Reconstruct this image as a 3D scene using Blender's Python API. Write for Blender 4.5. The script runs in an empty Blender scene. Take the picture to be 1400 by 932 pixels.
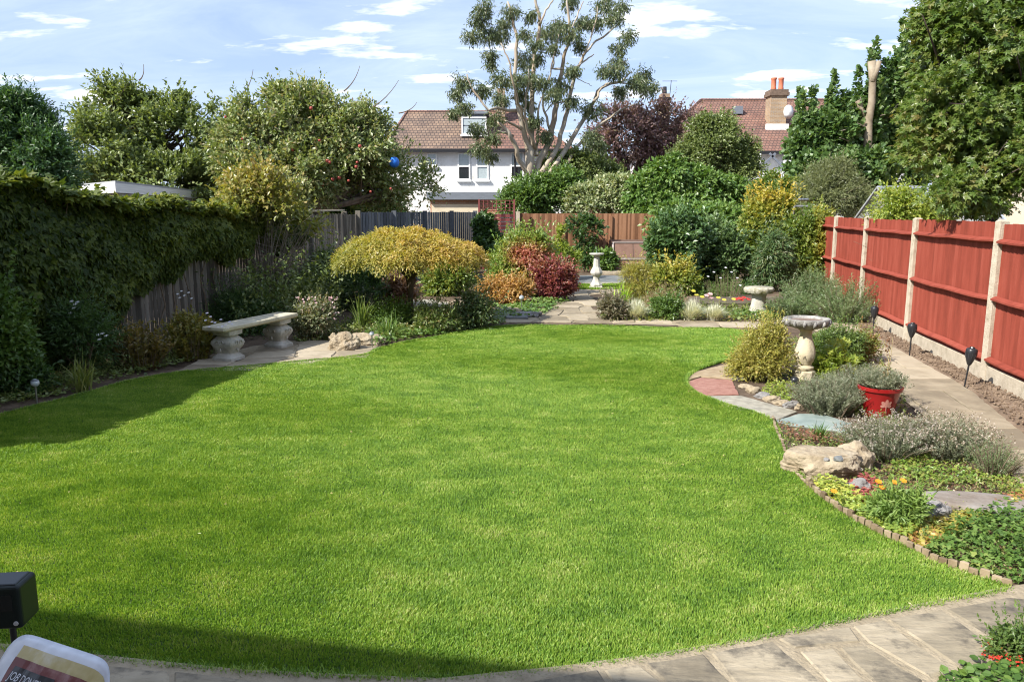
import bpy, bmesh, math, random
import numpy as np
from mathutils import Vector, Matrix, noise as mnoise

R = math.radians
rng = np.random.default_rng(7)
random.seed(7)
scene = bpy.context.scene
COL = scene.collection

# ------------------------------------------------------------------ camera
F = 1050.0; CX, CY = 700, 466; TH = math.atan(177 / F); H = 2.0
cam_d = bpy.data.cameras.new('camera'); cam = bpy.data.objects.new('camera', cam_d); COL.objects.link(cam)
cam_d.sensor_width = 36; cam_d.lens = F / 1400 * 36
cam_d.clip_start = 0.05; cam_d.clip_end = 3000
cam.location = (0, 0, H); cam.rotation_euler = (math.pi / 2 - TH, 0, 0)
scene.camera = cam
# ------------------------------------------------------------------ light
SUN_EL = R(41); SHX, SHY = 0.83, 0.56           # horizontal direction the shadows fall in
n_ = math.hypot(SHX, SHY); SHX /= n_; SHY /= n_
world = bpy.data.worlds.new('World'); scene.world = world; world.use_nodes = True
wt = world.node_tree; wt.nodes.clear()
def N(t, typ, **kw):
    n = t.nodes.new(typ)
    for k, v in kw.items():
        if k in n.inputs: n.inputs[k].default_value = v
        else: setattr(n, k, v)
    return n
sky = N(wt, 'ShaderNodeTexSky', sky_type='NISHITA', sun_disc=False)
sky.sun_elevation = SUN_EL
sky.sun_rotation = math.atan2(-SHX, -SHY)
sky.air_density = 1.0; sky.dust_density = 1.2; sky.ozone_density = 1.2; sky.altitude = 20
bg = N(wt, 'ShaderNodeBackground'); bg.inputs['Strength'].default_value = 0.10
wo = N(wt, 'ShaderNodeOutputWorld')
tc = N(wt, 'ShaderNodeTexCoord')
sep = N(wt, 'ShaderNodeSeparateXYZ'); wt.links.new(tc.outputs['Generated'], sep.inputs[0])
zz = N(wt, 'ShaderNodeMath', operation='ADD'); zz.inputs[1].default_value = 0.16; wt.links.new(sep.outputs['Z'], zz.inputs[0])
zm = N(wt, 'ShaderNodeMath', operation='MAXIMUM'); zm.inputs[1].default_value = 0.05; wt.links.new(zz.outputs[0], zm.inputs[0])
dv = N(wt, 'ShaderNodeVectorMath', operation='DIVIDE'); wt.links.new(tc.outputs['Generated'], dv.inputs[0])
cb = N(wt, 'ShaderNodeCombineXYZ')
for k in 'XYZ': wt.links.new(zm.outputs[0], cb.inputs[k])
wt.links.new(cb.outputs[0], dv.inputs[1])
def wnoise(scale, loc, sc, detail, rough=.55, dist=0.0):
    mp = N(wt, 'ShaderNodeMapping'); mp.inputs['Location'].default_value = loc; mp.inputs['Scale'].default_value = sc
    wt.links.new(dv.outputs[0], mp.inputs[0])
    nz = N(wt, 'ShaderNodeTexNoise'); nz.inputs['Scale'].default_value = scale; nz.inputs['Detail'].default_value = detail
    nz.inputs['Roughness'].default_value = rough; nz.inputs['Distortion'].default_value = dist
    wt.links.new(mp.outputs[0], nz.inputs[0]); return nz
def wramp(n, stops):
    r = N(wt, 'ShaderNodeValToRGB'); e = r.color_ramp.elements
    while len(e) < len(stops): e.new(.5)
    for i, (p, v) in enumerate(stops): e[i].position = p; e[i].color = (v, v, v, 1)
    wt.links.new(n.outputs[0], r.inputs[0]); return r
w1 = wramp(wnoise(1.5, (3.1, 1.7, 0), (.8, 1.5, 1), 6, .62, .6), [(.33, .06), (.52, .4), (.74, .85)])
w2 = wramp(wnoise(2.6, (7.3, 5.2, 0), (1, 2.0, 1), 9, .55, .15), [(.56, 0), (.66, .9)])
hs = N(wt, 'ShaderNodeMix', data_type='RGBA'); hs.inputs[0].default_value = .5
wt.links.new(sky.outputs[0], hs.inputs[6]); hs.inputs[7].default_value = (3.3, 4.3, 7.0, 1)
m1 = N(wt, 'ShaderNodeMix', data_type='RGBA'); wt.links.new(hs.outputs[2], m1.inputs[6]); m1.inputs[7].default_value = (4.9, 5.8, 7.4, 1)
wt.links.new(w1.outputs[0], m1.inputs[0])
m2 = N(wt, 'ShaderNodeMix', data_type='RGBA'); wt.links.new(m1.outputs[2], m2.inputs[6]); m2.inputs[7].default_value = (8.2, 8.3, 8.5, 1)
wt.links.new(w2.outputs[0], m2.inputs[0])
wt.links.new(m2.outputs[2], bg.inputs[0]); wt.links.new(bg.outputs[0], wo.inputs[0])
sd = bpy.data.lights.new('sun', 'SUN'); sd.energy = 5.0; sd.angle = R(0.53); sd.color = (1, .955, .88)
so = bpy.data.objects.new('sun', sd); COL.objects.link(so)
sdir = Vector((SHX * math.cos(SUN_EL), SHY * math.cos(SUN_EL), -math.sin(SUN_EL)))
so.rotation_euler = sdir.to_track_quat('-Z', 'Y').to_euler(); so.location = (-8, -6, 14)
vs = scene.view_settings; vs.view_transform = 'Standard'; vs.look = 'None'; vs.exposure = 0.84; vs.gamma = 1; vs.use_curve_mapping = False
scene.cycles.pixel_filter_type = 'BLACKMAN_HARRIS'; scene.cycles.filter_width = 1.1; scene.cycles.max_bounces = 6; scene.cycles.diffuse_bounces = 3; scene.cycles.glossy_bounces = 2
scene.cycles.transmission_bounces = 4; scene.cycles.transparent_max_bounces = 6

# ------------------------------------------------------------------ where a thing of the photo stands
def ray(px, py):
    u = (px - CX) / F; v = -(py - CY) / F; c, s = math.cos(TH), math.sin(TH)
    return (u, c + v * s, -s + v * c)
def G(px, py, z=0.0):
    r = ray(px, py); t = (z - H) / r[2]; return Vector((r[0] * t, r[1] * t, z))
def AT(px, py, Y):
    r = ray(px, py); t = Y / r[1]; return Vector((r[0] * t, Y, H + r[2] * t))
def ppm(Y): return F / Y * 1.0          # pixels of the photo per metre at depth Y

# ------------------------------------------------------------------ tagging
def tag(o, label=None, cat=None, group=None, kind=None):
    if label: o['label'] = label
    if cat: o['category'] = cat
    if group: o['group'] = group
    if kind: o['kind'] = kind
    return o
def empty(name, loc, rz=0, label=None, cat=None, group=None):
    o = bpy.data.objects.new(name, None); COL.objects.link(o); o.location = loc; o.rotation_euler.z = rz
    o.empty_display_size = .2
    return tag(o, label, cat, group)

# ------------------------------------------------------------------ materials
def newmat(name):
    m = bpy.data.materials.new(name); m.use_nodes = True; t = m.node_tree; t.nodes.clear()
    out = N(t, 'ShaderNodeOutputMaterial'); p = N(t, 'ShaderNodeBsdfPrincipled')
    t.links.new(p.outputs[0], out.inputs[0]); return m, t, p, out
def ramp(t, stops, src):
    r = N(t, 'ShaderNodeValToRGB'); e = r.color_ramp.elements
    while len(e) < len(stops): e.new(.5)
    for i, (p, c) in enumerate(stops): e[i].position = p; e[i].color = (*c, 1)
    t.links.new(src, r.inputs[0]); return r
FB = 1.28
def fol(name, cols, trans=.33, rough=.38, spec=.5):
    """leaf material: colour picked by the per-leaf value in attribute rnd"""
    m, t, p, out = newmat(name)
    a = N(t, 'ShaderNodeAttribute', attribute_name='rnd')
    if not name.startswith('petal'): cols = [tuple(x * FB for x in c) for c in cols]
    k = len(cols); r = ramp(t, [(i / (k - 1), c) for i, c in enumerate(cols)], a.outputs['Fac'])
    t.links.new(r.outputs[0], p.inputs['Base Color']); p.inputs['Roughness'].default_value = rough
    p.inputs['Specular IOR Level'].default_value = spec
    tr = N(t, 'ShaderNodeBsdfTranslucent')
    hv = N(t, 'ShaderNodeMix', data_type='RGBA', blend_type='MULTIPLY'); hv.inputs[0].default_value = 1
    t.links.new(r.outputs[0], hv.inputs[6]); hv.inputs[7].default_value = (1.5, 1.45, .6, 1)
    t.links.new(hv.outputs[2], tr.inputs[0])
    mx = N(t, 'ShaderNodeMixShader'); mx.inputs[0].default_value = trans
    t.links.new(p.outputs[0], mx.inputs[1]); t.links.new(tr.outputs[0], mx.inputs[2]); t.links.new(mx.outputs[0], out.inputs[0])
    return m
def rough_mat(name, cols, scale=6, detail=6, rough=.85, bump=.3, bscale=None, metal=0, spec=.3, attr=0.0, stretch=(1, 1, 1), spots=None, dist=.0):
    """mottled mineral / wood / paint material from noise; attr mixes in the per-face value rnd"""
    m, t, p, out = newmat(name)
    c = N(t, 'ShaderNodeTexCoord'); mp = N(t, 'ShaderNodeMapping'); mp.inputs['Scale'].default_value = stretch
    t.links.new(c.outputs['Object'], mp.inputs[0])
    nz = N(t, 'ShaderNodeTexNoise'); nz.inputs['Scale'].default_value = scale; nz.inputs['Detail'].default_value = detail
    nz.inputs['Roughness'].default_value = .62; nz.inputs['Distortion'].default_value = dist
    t.links.new(mp.outputs[0], nz.inputs[0])
    src = nz.outputs[0]
    if attr:
        a = N(t, 'ShaderNodeAttribute', attribute_name='rnd')
        s1 = N(t, 'ShaderNodeMath', operation='SUBTRACT'); t.links.new(a.outputs['Fac'], s1.inputs[0]); s1.inputs[1].default_value = .5
        s2 = N(t, 'ShaderNodeMath', operation='MULTIPLY_ADD'); t.links.new(s1.outputs[0], s2.inputs[0]); s2.inputs[1].default_value = attr
        t.links.new(src, s2.inputs[2]); src = s2.outputs[0]
    k = len(cols); r = ramp(t, [(.28 + .44 * i / max(1, k - 1), cc) for i, cc in enumerate(cols)], src)
    colo = r.outputs[0]
    if spots:                                   # lichen / dirt patches: (colour, scale, lo, hi)
        n2 = N(t, 'ShaderNodeTexNoise'); n2.inputs['Scale'].default_value = spots[1]; n2.inputs['Detail'].default_value = 8
        n2.inputs['Roughness'].default_value = .7
        t.links.new(c.outputs['Object'], n2.inputs[0])
        r2 = ramp(t, [(spots[2], (0, 0, 0)), (spots[3], (1, 1, 1))], n2.outputs[0])
        mx = N(t, 'ShaderNodeMix', data_type='RGBA'); t.links.new(r2.outputs[0], mx.inputs[0]); t.links.new(colo, mx.inputs[6])
        mx.inputs[7].default_value = (*spots[0], 1); colo = mx.outputs[2]
    t.links.new(colo, p.inputs['Base Color'])
    p.inputs['Roughness'].default_value = rough; p.inputs['Metallic'].default_value = metal; p.inputs['Specular IOR Level'].default_value = spec
    if bump:
        nb = N(t, 'ShaderNodeTexNoise'); nb.inputs['Scale'].default_value = bscale or scale * 5; nb.inputs['Detail'].default_value = 8
        t.links.new(mp.outputs[0], nb.inputs[0])
        b = N(t, 'ShaderNodeBump'); b.inputs['Strength'].default_value = bump; b.inputs['Distance'].default_value = .02
        t.links.new(nb.outputs[0], b.inputs['Height']); t.links.new(b.outputs[0], p.inputs['Normal'])
    return m
def brick_mat(name, c1, c2, mortar, bw, bh, axis='XZ', ms=.012, rough=.85, bump=.4, dirt=.35):
    m, t, p, out = newmat(name)
    c = N(t, 'ShaderNodeTexCoord'); s = N(t, 'ShaderNodeSeparateXYZ'); t.links.new(c.outputs['Object'], s.inputs[0])
    k = N(t, 'ShaderNodeCombineXYZ')
    sm = N(t, 'ShaderNodeMath', operation='ADD'); t.links.new(s.outputs['X'], sm.inputs[0]); t.links.new(s.outputs['Y'], sm.inputs[1])
    t.links.new((sm.outputs[0] if axis == 'WZ' else s.outputs[axis[0]]), k.inputs[0]); t.links.new(s.outputs[axis[1]], k.inputs[1])
    b = N(t, 'ShaderNodeTexBrick'); b.inputs['Scale'].default_value = 1; b.inputs['Brick Width'].default_value = bw
    b.inputs['Row Height'].default_value = bh; b.inputs['Mortar Size'].default_value = ms; b.inputs['Mortar Smooth'].default_value = .3
    b.inputs['Color1'].default_value = (*c1, 1); b.inputs['Color2'].default_value = (*c2, 1); b.inputs['Mortar'].default_value = (*mortar, 1)
    t.links.new(k.outputs[0], b.inputs['Vector'])
    nz = N(t, 'ShaderNodeTexNoise'); nz.inputs['Scale'].default_value = .9; nz.inputs['Detail'].default_value = 8; t.links.new(c.outputs['Object'], nz.inputs[0])
    rr = ramp(t, [(.3, (1 - dirt, 1 - dirt, 1 - dirt * .9)), (.7, (1.1, 1.05, 1))], nz.outputs[0])
    mx = N(t, 'ShaderNodeMix', data_type='RGBA', blend_type='MULTIPLY'); mx.inputs[0].default_value = 1
    t.links.new(b.outputs[0], mx.inputs[6]); t.links.new(rr.outputs[0], mx.inputs[7]); t.links.new(mx.outputs[2], p.inputs['Base Color'])
    p.inputs['Roughness'].default_value = rough
    bp = N(t, 'ShaderNodeBump'); bp.inputs['Strength'].default_value = bump; bp.inputs['Distance'].default_value = .03; bp.invert = True
    t.links.new(b.outputs['Fac'], bp.inputs['Height']); t.links.new(bp.outputs[0], p.inputs['Normal'])
    return m
def plain(name, c, rough=.5, metal=0, spec=.4, trans=0):
    m, t, p, out = newmat(name)
    nz = N(t, 'ShaderNodeTexNoise'); nz.inputs['Scale'].default_value = 9; nz.inputs['Detail'].default_value = 5
    r = ramp(t, [(.3, tuple(x * .86 for x in c)), (.7, tuple(min(1, x * 1.1) for x in c))], nz.outputs[0])
    t.links.new(r.outputs[0], p.inputs['Base Color']); p.inputs['Roughness'].default_value = rough; p.inputs['Metallic'].default_value = metal
    p.inputs['Specular IOR Level'].default_value = spec; p.inputs['Transmission Weight'].default_value = trans
    return m

# ------------------------------------------------------------------ mesh from arrays
def mesh_np(name, V, loops, totals, mat, parent=None, rnd=None, smooth=False):
    me = bpy.data.meshes.new(name)
    V = np.ascontiguousarray(V, dtype=np.float32).reshape(-1, 3)
    loops = np.ascontiguousarray(loops, dtype=np.int32).ravel(); totals = np.ascontiguousarray(totals, dtype=np.int32).ravel()
    me.vertices.add(len(V)); me.vertices.foreach_set('co', V.ravel())
    me.loops.add(len(loops)); me.loops.foreach_set('vertex_index', loops)
    me.polygons.add(len(totals))
    st = np.concatenate([[0], np.cumsum(totals)[:-1]]).astype(np.int32)
    me.polygons.foreach_set('loop_start', st); me.polygons.foreach_set('loop_total', totals)
    me.polygons.foreach_set('use_smooth', np.full(len(totals), bool(smooth)))
    me.update(calc_edges=True)
    if rnd is not None:
        a = me.attributes.new('rnd', 'FLOAT', 'FACE'); a.data.foreach_set('value', np.ascontiguousarray(rnd, dtype=np.float32))
    me.materials.append(mat)
    o = bpy.data.objects.new(name, me); COL.objects.link(o)
    if parent: o.parent = parent; o.matrix_parent_inverse = Matrix.Identity(4)
    return o
class MB:
    def __init__(s): s.v = []; s.f = []; s.r = []; s.cur = .5
    def poly(s, pts):
        b = len(s.v); s.v += [tuple(p) for p in pts]; s.f.append(tuple(range(b, b + len(pts)))); s.r.append(s.cur)
    def hull(s, A, B):               # closed loft between two loops
        b = len(s.v); n = len(A); s.v += [tuple(p) for p in A] + [tuple(p) for p in B]
        for i in range(n):
            j = (i + 1) % n; s.f.append((b + i, b + j, b + n + j, b + n + i)); s.r.append(s.cur)
        s.f.append(tuple(b + i for i in reversed(range(n)))); s.f.append(tuple(b + n + i for i in range(n))); s.r += [s.cur] * 2
    def box(s, x0, x1, y0, y1, z0, z1): s.hull([(x0, y0, z0), (x1, y0, z0), (x1, y1, z0), (x0, y1, z0)], [(x0, y0, z1), (x1, y0, z1), (x1, y1, z1), (x0, y1, z1)])
    def beam(s, a, b, w, h, up=(0, 0, 1)):   # box from a to b, w sideways, h along up
        a = Vector(a); b = Vector(b); d = (b - a).normalized(); u = Vector(up); sd = d.cross(u)
        if sd.length < 1e-4: sd = d.cross(Vector((1, 0, 0)))
        sd.normalize(); u = sd.cross(d).normalized()
        q = [(-w / 2, -h / 2), (w / 2, -h / 2), (w / 2, h / 2), (-w / 2, h / 2)]
        s.hull([a + sd * x + u * y for x, y in q], [b + sd * x + u * y for x, y in q])
    def loft(s, rings, cap=True):
        b = len(s.v); n = len(rings[0])
        for r in rings: s.v += [tuple(p) for p in r]
        for k in range(len(rings) - 1):
            for i in range(n):
                j = (i + 1) % n
                s.f.append((b + k * n + i, b + k * n + j, b + (k + 1) * n + j, b + (k + 1) * n + i)); s.r.append(s.cur)
        if cap:
            s.f.append(tuple(b + i for i in reversed(range(n)))); s.f.append(tuple(b + (len(rings) - 1) * n + i for i in range(n))); s.r += [s.cur] * 2
    def lathe(s, prof, seg=28, rot=0, c=(0, 0, 0), mod=None, cap=True):
        rings = []
        for r, z in prof:
            ring = []
            for i in range(seg):
                a = rot + 2 * math.pi * i / seg; rr = r * (mod(a, z) if mod else 1)
                ring.append((c[0] + rr * math.cos(a), c[1] + rr * math.sin(a), c[2] + z))
            rings.append(ring)
        s.loft(rings, cap)
    def tube(s, pts, rad, seg=6):
        pts = [Vector(p) for p in pts]; rings = []
        up = Vector((.13, .21, 1)).normalized()
        for i, p in enumerate(pts):
            d = (pts[min(i + 1, len(pts) - 1)] - pts[max(i - 1, 0)])
            if d.length < 1e-6: d = Vector((0, 0, 1))
            d.normalize()
            x = d.cross(Vector((0.3, 1, 0.1))).normalized(); y = d.cross(x)
            r = rad[i] if hasattr(rad, '__len__') else rad
            rings.append([p + (x * math.cos(2 * math.pi * k / seg) + y * math.sin(2 * math.pi * k / seg)) * r for k in range(seg)])
        s.loft(rings)
    def build(s, name, mat, parent=None, smooth=False, bevel=0):
        loops = [i for f in s.f for i in f]; tot = [len(f) for f in s.f]
        o = mesh_np(name, np.array(s.v), loops, tot, mat, parent, s.r, smooth)
        if bevel:
            b = o.modifiers.new('bevel', 'BEVEL'); b.width = bevel; b.segments = 2; b.limit_method = 'ANGLE'; b.angle_limit = R(40)
        return o
def smooth_angle(o, ang=40):
    me = o.data
    try:
        bm = bmesh.new(); bm.from_mesh(me)
        for f in bm.faces: f.smooth = True
        for e in bm.edges:
            if len(e.link_faces) == 2 and e.calc_face_angle(0) > R(ang): e.smooth = False
        bm.to_mesh(me); bm.free()
    except Exception: pass
    return o
def bez(a, b, c, n=6):
    a, b, c = Vector(a), Vector(b), Vector(c)
    return [a * (1 - t) ** 2 + b * 2 * t * (1 - t) + c * t * t for t in [i / n for i in range(n + 1)]]

# ------------------------------------------------------------------ leaves
def unit(a): return a / np.maximum(np.linalg.norm(a, axis=-1, keepdims=True), 1e-9)
def wob(p, f, seed=0):
    """cheap smooth noise in about -1..1"""
    g = np.random.default_rng(seed); o = np.zeros(len(p))
    for k in range(5):
        w = unit(g.normal(size=(1, 3)))[0] * f * (1 + .45 * k); o += np.sin(p @ w + g.uniform(0, 6.28)) * (1 / (1 + .35 * k))
    return o / 2.6
T_LEAF = (np.array([(0, 0, 0), (.42, -.27, .05), (1, 0, -.06), (.42, .27, .05)]), [(0, 1, 2), (0, 2, 3)])
T_NARROW = (np.array([(0, 0, 0), (.4, -.11, .03), (1, 0, -.1), (.4, .11, .03)]), [(0, 1, 2), (0, 2, 3)])
T_ROUND = (np.array([(0, 0, 0), (.3, -.38, .05), (.8, -.34, .04), (1, 0, -.03), (.8, .34, .04), (.3, .38, .05)]), [(0, 1, 2, 3), (0, 3, 4, 5)])
T_BIG = (np.array([(0, 0, 0), (.3, -.25, .06), (.7, -.17, .0), (1, 0, -.16), (.7, .17, .0), (.3, .25, .06), (.5, 0, 0)]), [(0, 1, 6), (1, 2, 6), (2, 3, 6), (3, 4, 6), (4, 5, 6), (5, 0, 6)])
def star():
    v = [(0, 0, 0)]; f = []
    for a, l in ((-105, .55), (-52, .85), (0, 1.0), (52, .85), (105, .55)):
        c, s = math.cos(R(a)), math.sin(R(a)); b = len(v)
        for x, y, z in ((.5, -.21, .03), (1, 0, -.08), (.5, .21, .03)): v.append((l * (x * c - y * s) , l * (x * s + y * c), z * l))
        f.append((0, b, b + 1, b + 2))
    return (np.array(v), f)
T_STAR = star()
T_IVY = (np.array([(0, 0, 0), (-.05, -.33, 0), (.35, -.5, -.06), (.45, -.22, .02), (1, 0, -.14), (.45, .22, .02), (.35, .5, -.06), (-.05, .33, 0)]),
         [(0, 1, 2, 3), (0, 3, 4, 5), (0, 5, 6, 7)])
T_NEEDLE = (np.array([(0, 0, 0), (.5, -.045, 0), (1, 0, 0), (.5, .045, 0)]), [(0, 1, 2, 3)])
T_FERN = (np.array([(0, 0, 0), (.25, -.14, .02), (.5, -.05, 0), (.72, -.16, 0), (1, 0, -.1), (.72, .16, 0), (.5, .05, 0), (.25, .14, .02)]), [(0, 1, 2), (0, 2, 6), (0, 6, 7), (2, 3, 4), (2, 4, 6), (4, 5, 6)])
def leaves(name, P, D, Nn, size, rnd, mat, parent, tpl=T_LEAF):
    tv, tf = tpl; n = len(P); k = len(tv)
    D = unit(D); S = unit(np.cross(Nn, D)); W = np.cross(D, S)
    size = np.broadcast_to(np.asarray(size, float), (n,))
    V = P[:, None, :] + size[:, None, None] * (tv[None, :, 0:1] * D[:, None, :] + tv[None, :, 1:2] * S[:, None, :] + tv[None, :, 2:3] * W[:, None, :])
    fl = np.array([i for f in tf for i in f]); tot = np.array([len(f) for f in tf])
    loops = (fl[None, :] + (np.arange(n) * k)[:, None]).ravel()
    return mesh_np(name, V, loops, np.tile(tot, n), mat, parent, np.repeat(np.clip(rnd, 0, 1), len(tf)))
def sprigs(blobs, n, k=7, step=.05, up=.35, droop=.15, shell=.62, lump=.16, gap=None, jit=.5, zmin=-.75, seed=0, shoots=0.0, leafout=.9, low=None, clump=30, cspread=.46, shootlen=1.5):
    """leaf positions on short twigs spread through the outer part of a set of ellipsoids"""
    g = np.random.default_rng(seed); B = np.array(blobs, float)
    ext = .3 * k * step
    B[:, 3:6] = np.maximum(B[:, 3:6] * .6, B[:, 3:6] - ext)
    w = (B[:, 3] * B[:, 4] * B[:, 5]) ** (2 / 3)
    nc = max(8, int(n / clump)); ci_ = g.choice(len(B), nc, p=w / w.sum()); dc = unit(g.normal(size=(nc, 3))); dc[:, 2] = np.where(dc[:, 2] < zmin, -dc[:, 2], dc[:, 2])
    tcl = g.uniform(.68, 1.12, nc); who = g.integers(0, nc, n); idx = ci_[who]; b = B[idx]
    sp = 1.15 * np.sqrt(4.0 / np.maximum(4, nc * w[ci_] / w.sum()))
    d = unit(dc[who] + g.normal(size=(n, 3)) * (sp[who] * cspread)[:, None])
    dd_ = np.linalg.norm(d - dc[who], axis=1) / np.maximum(sp[who] * 1.3, 1e-6)
    t = shell + (1 - shell) * g.uniform(size=n) ** .6
    t *= tcl[who] - .22 * np.minimum(dd_, 1.5) ** 2
    t *= 1 + lump * wob(d * 3 + b[:, :3], 2.3, seed) + lump * .6 * wob(d * 3 + b[:, :3], 6, seed + 1)
    base = b[:, :3] + d * b[:, 3:6] * t[:, None]
    nrm = unit(d / b[:, 3:6])
    tw = unit(nrm + np.array([0, 0, up]) + g.normal(size=(n, 3)) * jit)
    if gap is not None:
        q = wob(base, gap[0], seed + 3) < gap[1]; base, tw, nrm = base[q], tw[q], nrm[q]
    if low is not None:
        q = base[:, 2] > low; base, tw, nrm = base[q], tw[q], nrm[q]
    n = len(base); kk = np.full(n, k)
    if shoots: kk = np.where((g.uniform(size=n) < shoots) & (nrm[:, 2] > .25), int(k * shootlen), k)
    tr = g.uniform(size=n)
    ci = np.repeat(np.arange(n), kk); j = np.concatenate([np.arange(x) for x in kk]) if len(set(kk.tolist())) > 1 else np.tile(np.arange(k), n)
    long_ = (kk[ci] > k)[:, None]
    ax = np.where(long_, unit(tw[ci] + np.array([0, 0, .9])), tw[ci])
    P = base[ci] + ax * (j * step)[:, None] + np.array([0, 0, -1]) * (droop * (j * step) ** 2 * 2)[:, None] * (~long_)
    m = len(P)
    L = unit(ax * .55 + g.normal(size=(m, 3)) * leafout * .6 + nrm[ci] * .35 + np.array([0, 0, -droop]))
    Nn = unit(np.array([-.25, -.2, .55]) + nrm[ci] * .7 + g.normal(size=(m, 3)) * .5)
    rnd = .55 * tr[ci] + .45 * g.uniform(size=m)
    return P, L, Nn, rnd, base, nrm
def limbs(mb, root, blobs, n, r0, seed=0, fork=.35):
    g = random.Random(seed); B = blobs
    for i in range(n):
        b = B[i % len(B)]
        a, e = g.uniform(0, 6.28), g.uniform(-.1, .9)
        tip = Vector((b[0] + b[3] * .5 * math.cos(a) * math.cos(e), b[1] + b[4] * .5 * math.sin(a) * math.cos(e), b[2] + b[5] * .5 * math.sin(e)))
        st = Vector(root); mid = st.lerp(tip, .5) + Vector((g.uniform(-.2, .2), g.uniform(-.2, .2), g.uniform(.0, .3))) * (tip - st).length * .6
        pts = bez(st, mid, tip, 6); rr = r0 * g.uniform(.5, 1)
        mb.tube(pts, [rr * (1 - .85 * q / 6) for q in range(7)], 5)
        for q in range(2):
            s = pts[g.randint(2, 4)]; dd = Vector((g.uniform(-1, 1), g.uniform(-1, 1), g.uniform(-.1, 1))).normalized() * (tip - st).length * .4
            mb.tube(bez(s, s + dd * .5 + Vector((0, 0, .05)), s + dd, 4), [rr * .45 * (1 - .8 * z / 4) for z in range(5)], 4)

exec_big = True
BARK = rough_mat('bark_brown', [(.05, .035, .025), (.11, .08, .055), (.16, .13, .1)], 9, stretch=(1, 1, .25), bump=.6)
BARKG = rough_mat('bark_grey', [(.12, .1, .08), (.24, .2, .16), (.33, .29, .24)], 7, stretch=(1, 1, .3), bump=.5)
TWIG = rough_mat('twig_brown', [(.10, .07, .045), (.17, .13, .09), (.22, .18, .13)], 12, bump=0)

def plant(name, label, cat, c, blobs, n, mat, size, tpl=T_LEAF, k=7, step=.05, group=None, stems=8, stem_r=.02, stem_mat=None, trunk=None,
          cname='foliage', colour=None, seed=1, inner=.25, sz_j=.35, limb_n=0, **kw):
    """a shrub or tree: stems/trunk and one foliage part. blobs are given in world space."""
    c = Vector(c); root = empty(name, c, 0, label, cat, group)
    bl = [(b[0] - c.x, b[1] - c.y, b[2] - c.z, b[3], b[4], b[5]) for b in blobs]
    P, L, Nn, rnd, base, nrm = sprigs(bl, n, k, step, seed=seed, **kw)
    if inner:
        kw2 = dict(kw); kw2['shell'] = .25; kw2['shoots'] = 0
        P2, L2, N2, r2, _, _ = sprigs(bl, int(n * inner), k, step, seed=seed + 50, **kw2)
        P = np.concatenate([P, P2]); L = np.concatenate([L, L2]); Nn = np.concatenate([Nn, N2]); rnd = np.concatenate([rnd, r2])
    if colour: rnd = colour(P, rnd)
    g = np.random.default_rng(seed + 9)
    ok = P[:, 2] > .01; P, L, Nn, rnd = P[ok], L[ok], Nn[ok], rnd[ok]
    sz = size * (1 + sz_j * (g.uniform(size=len(P)) - .5) * 2)
    leaves(cname, P, L, Nn, sz, rnd, mat, root, tpl)
    mb = MB()
    if trunk:
        r0, zt = trunk[0], trunk[1]
        ctr = bl[0]
        pts = bez((0, 0, 0), (ctr[0] * .2, ctr[1] * .2, zt * .55), (ctr[0] * .6, ctr[1] * .6, zt), 6)
        mb.tube(pts, [r0 * (1.25 if q == 0 else 1 - .4 * q / 6) for q in range(7)], 9)
        limbs(mb, pts[-1], bl, limb_n or stems, r0 * .55, seed)
        mb.build('trunk', stem_mat or BARK, root, smooth=True)
    elif stems:
        limbs(mb, (0, 0, 0), bl, stems, stem_r, seed)
        mb.build('stems', stem_mat or TWIG, root, smooth=True)
    return root
# ================================================================== GROUND, LAWN, PATHS
SOIL = rough_mat('soil', [(.045, .03, .02), (.10, .07, .045), (.19, .14, .095)], 3.5, 10, .95, .9, 30)
SOILDRY = rough_mat('dry_soil', [(.09, .06, .04), (.17, .12, .08), (.25, .185, .13)], 5, 10, .95, 1.0, 28)
def sheet(name, pts, z, mat, kind='structure', th=0.0, parent=None):
    mb = MB(); a = [(p[0], p[1], z) for p in pts]
    if th:
        b = [(p[0], p[1], z - th) for p in pts]; mb.hull(b, a)
    else: mb.poly(a)
    o = mb.build(name, mat, parent)
    if kind: o['kind'] = kind
    return o
def ccw(pts):
    s = sum(pts[i][0] * pts[(i + 1) % len(pts)][1] - pts[(i + 1) % len(pts)][0] * pts[i][1] for i in range(len(pts)))
    return pts if s > 0 else pts[::-1]
def smoothpoly(pts, it=2):
    for _ in range(it):
        q = []
        for i in range(len(pts)):
            a, b = Vector(pts[i]), Vector(pts[(i + 1) % len(pts)]); q += [a * .75 + b * .25, a * .25 + b * .75]
        pts = q
    return pts
sheet('ground', [(-400, -300), (400, -300), (400, 900), (-400, 900)], 0, SOIL)
lawn_px = [(-60, 590), (0, 568), (100, 546), (170, 524), (240, 510), (330, 503), (430, 494), (506, 487), (514, 478), (560, 468), (625, 457), (685, 446), (760, 446),
           (900, 449), (1020, 451), (1035, 462), (1010, 490), (962, 502), (936, 517), (940, 534), (985, 553), (1056, 573), (1068, 605),
           (1082, 640), (1118, 680), (1170, 716), (1240, 752), (1300, 779), (1378, 806), (1375, 814), (1250, 836), (1100, 866), (980, 890), (880, 906), (760, 922), (600, 938), (330, 926), (140, 906), (-20, 890), (-400, 880), (-500, 700)]
lawn = [G(*p).xy for p in lawn_px]; lawn = [Vector((p[0], p[1])) for p in lawn]
lawn_s = smoothpoly(lawn, 2)
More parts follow.
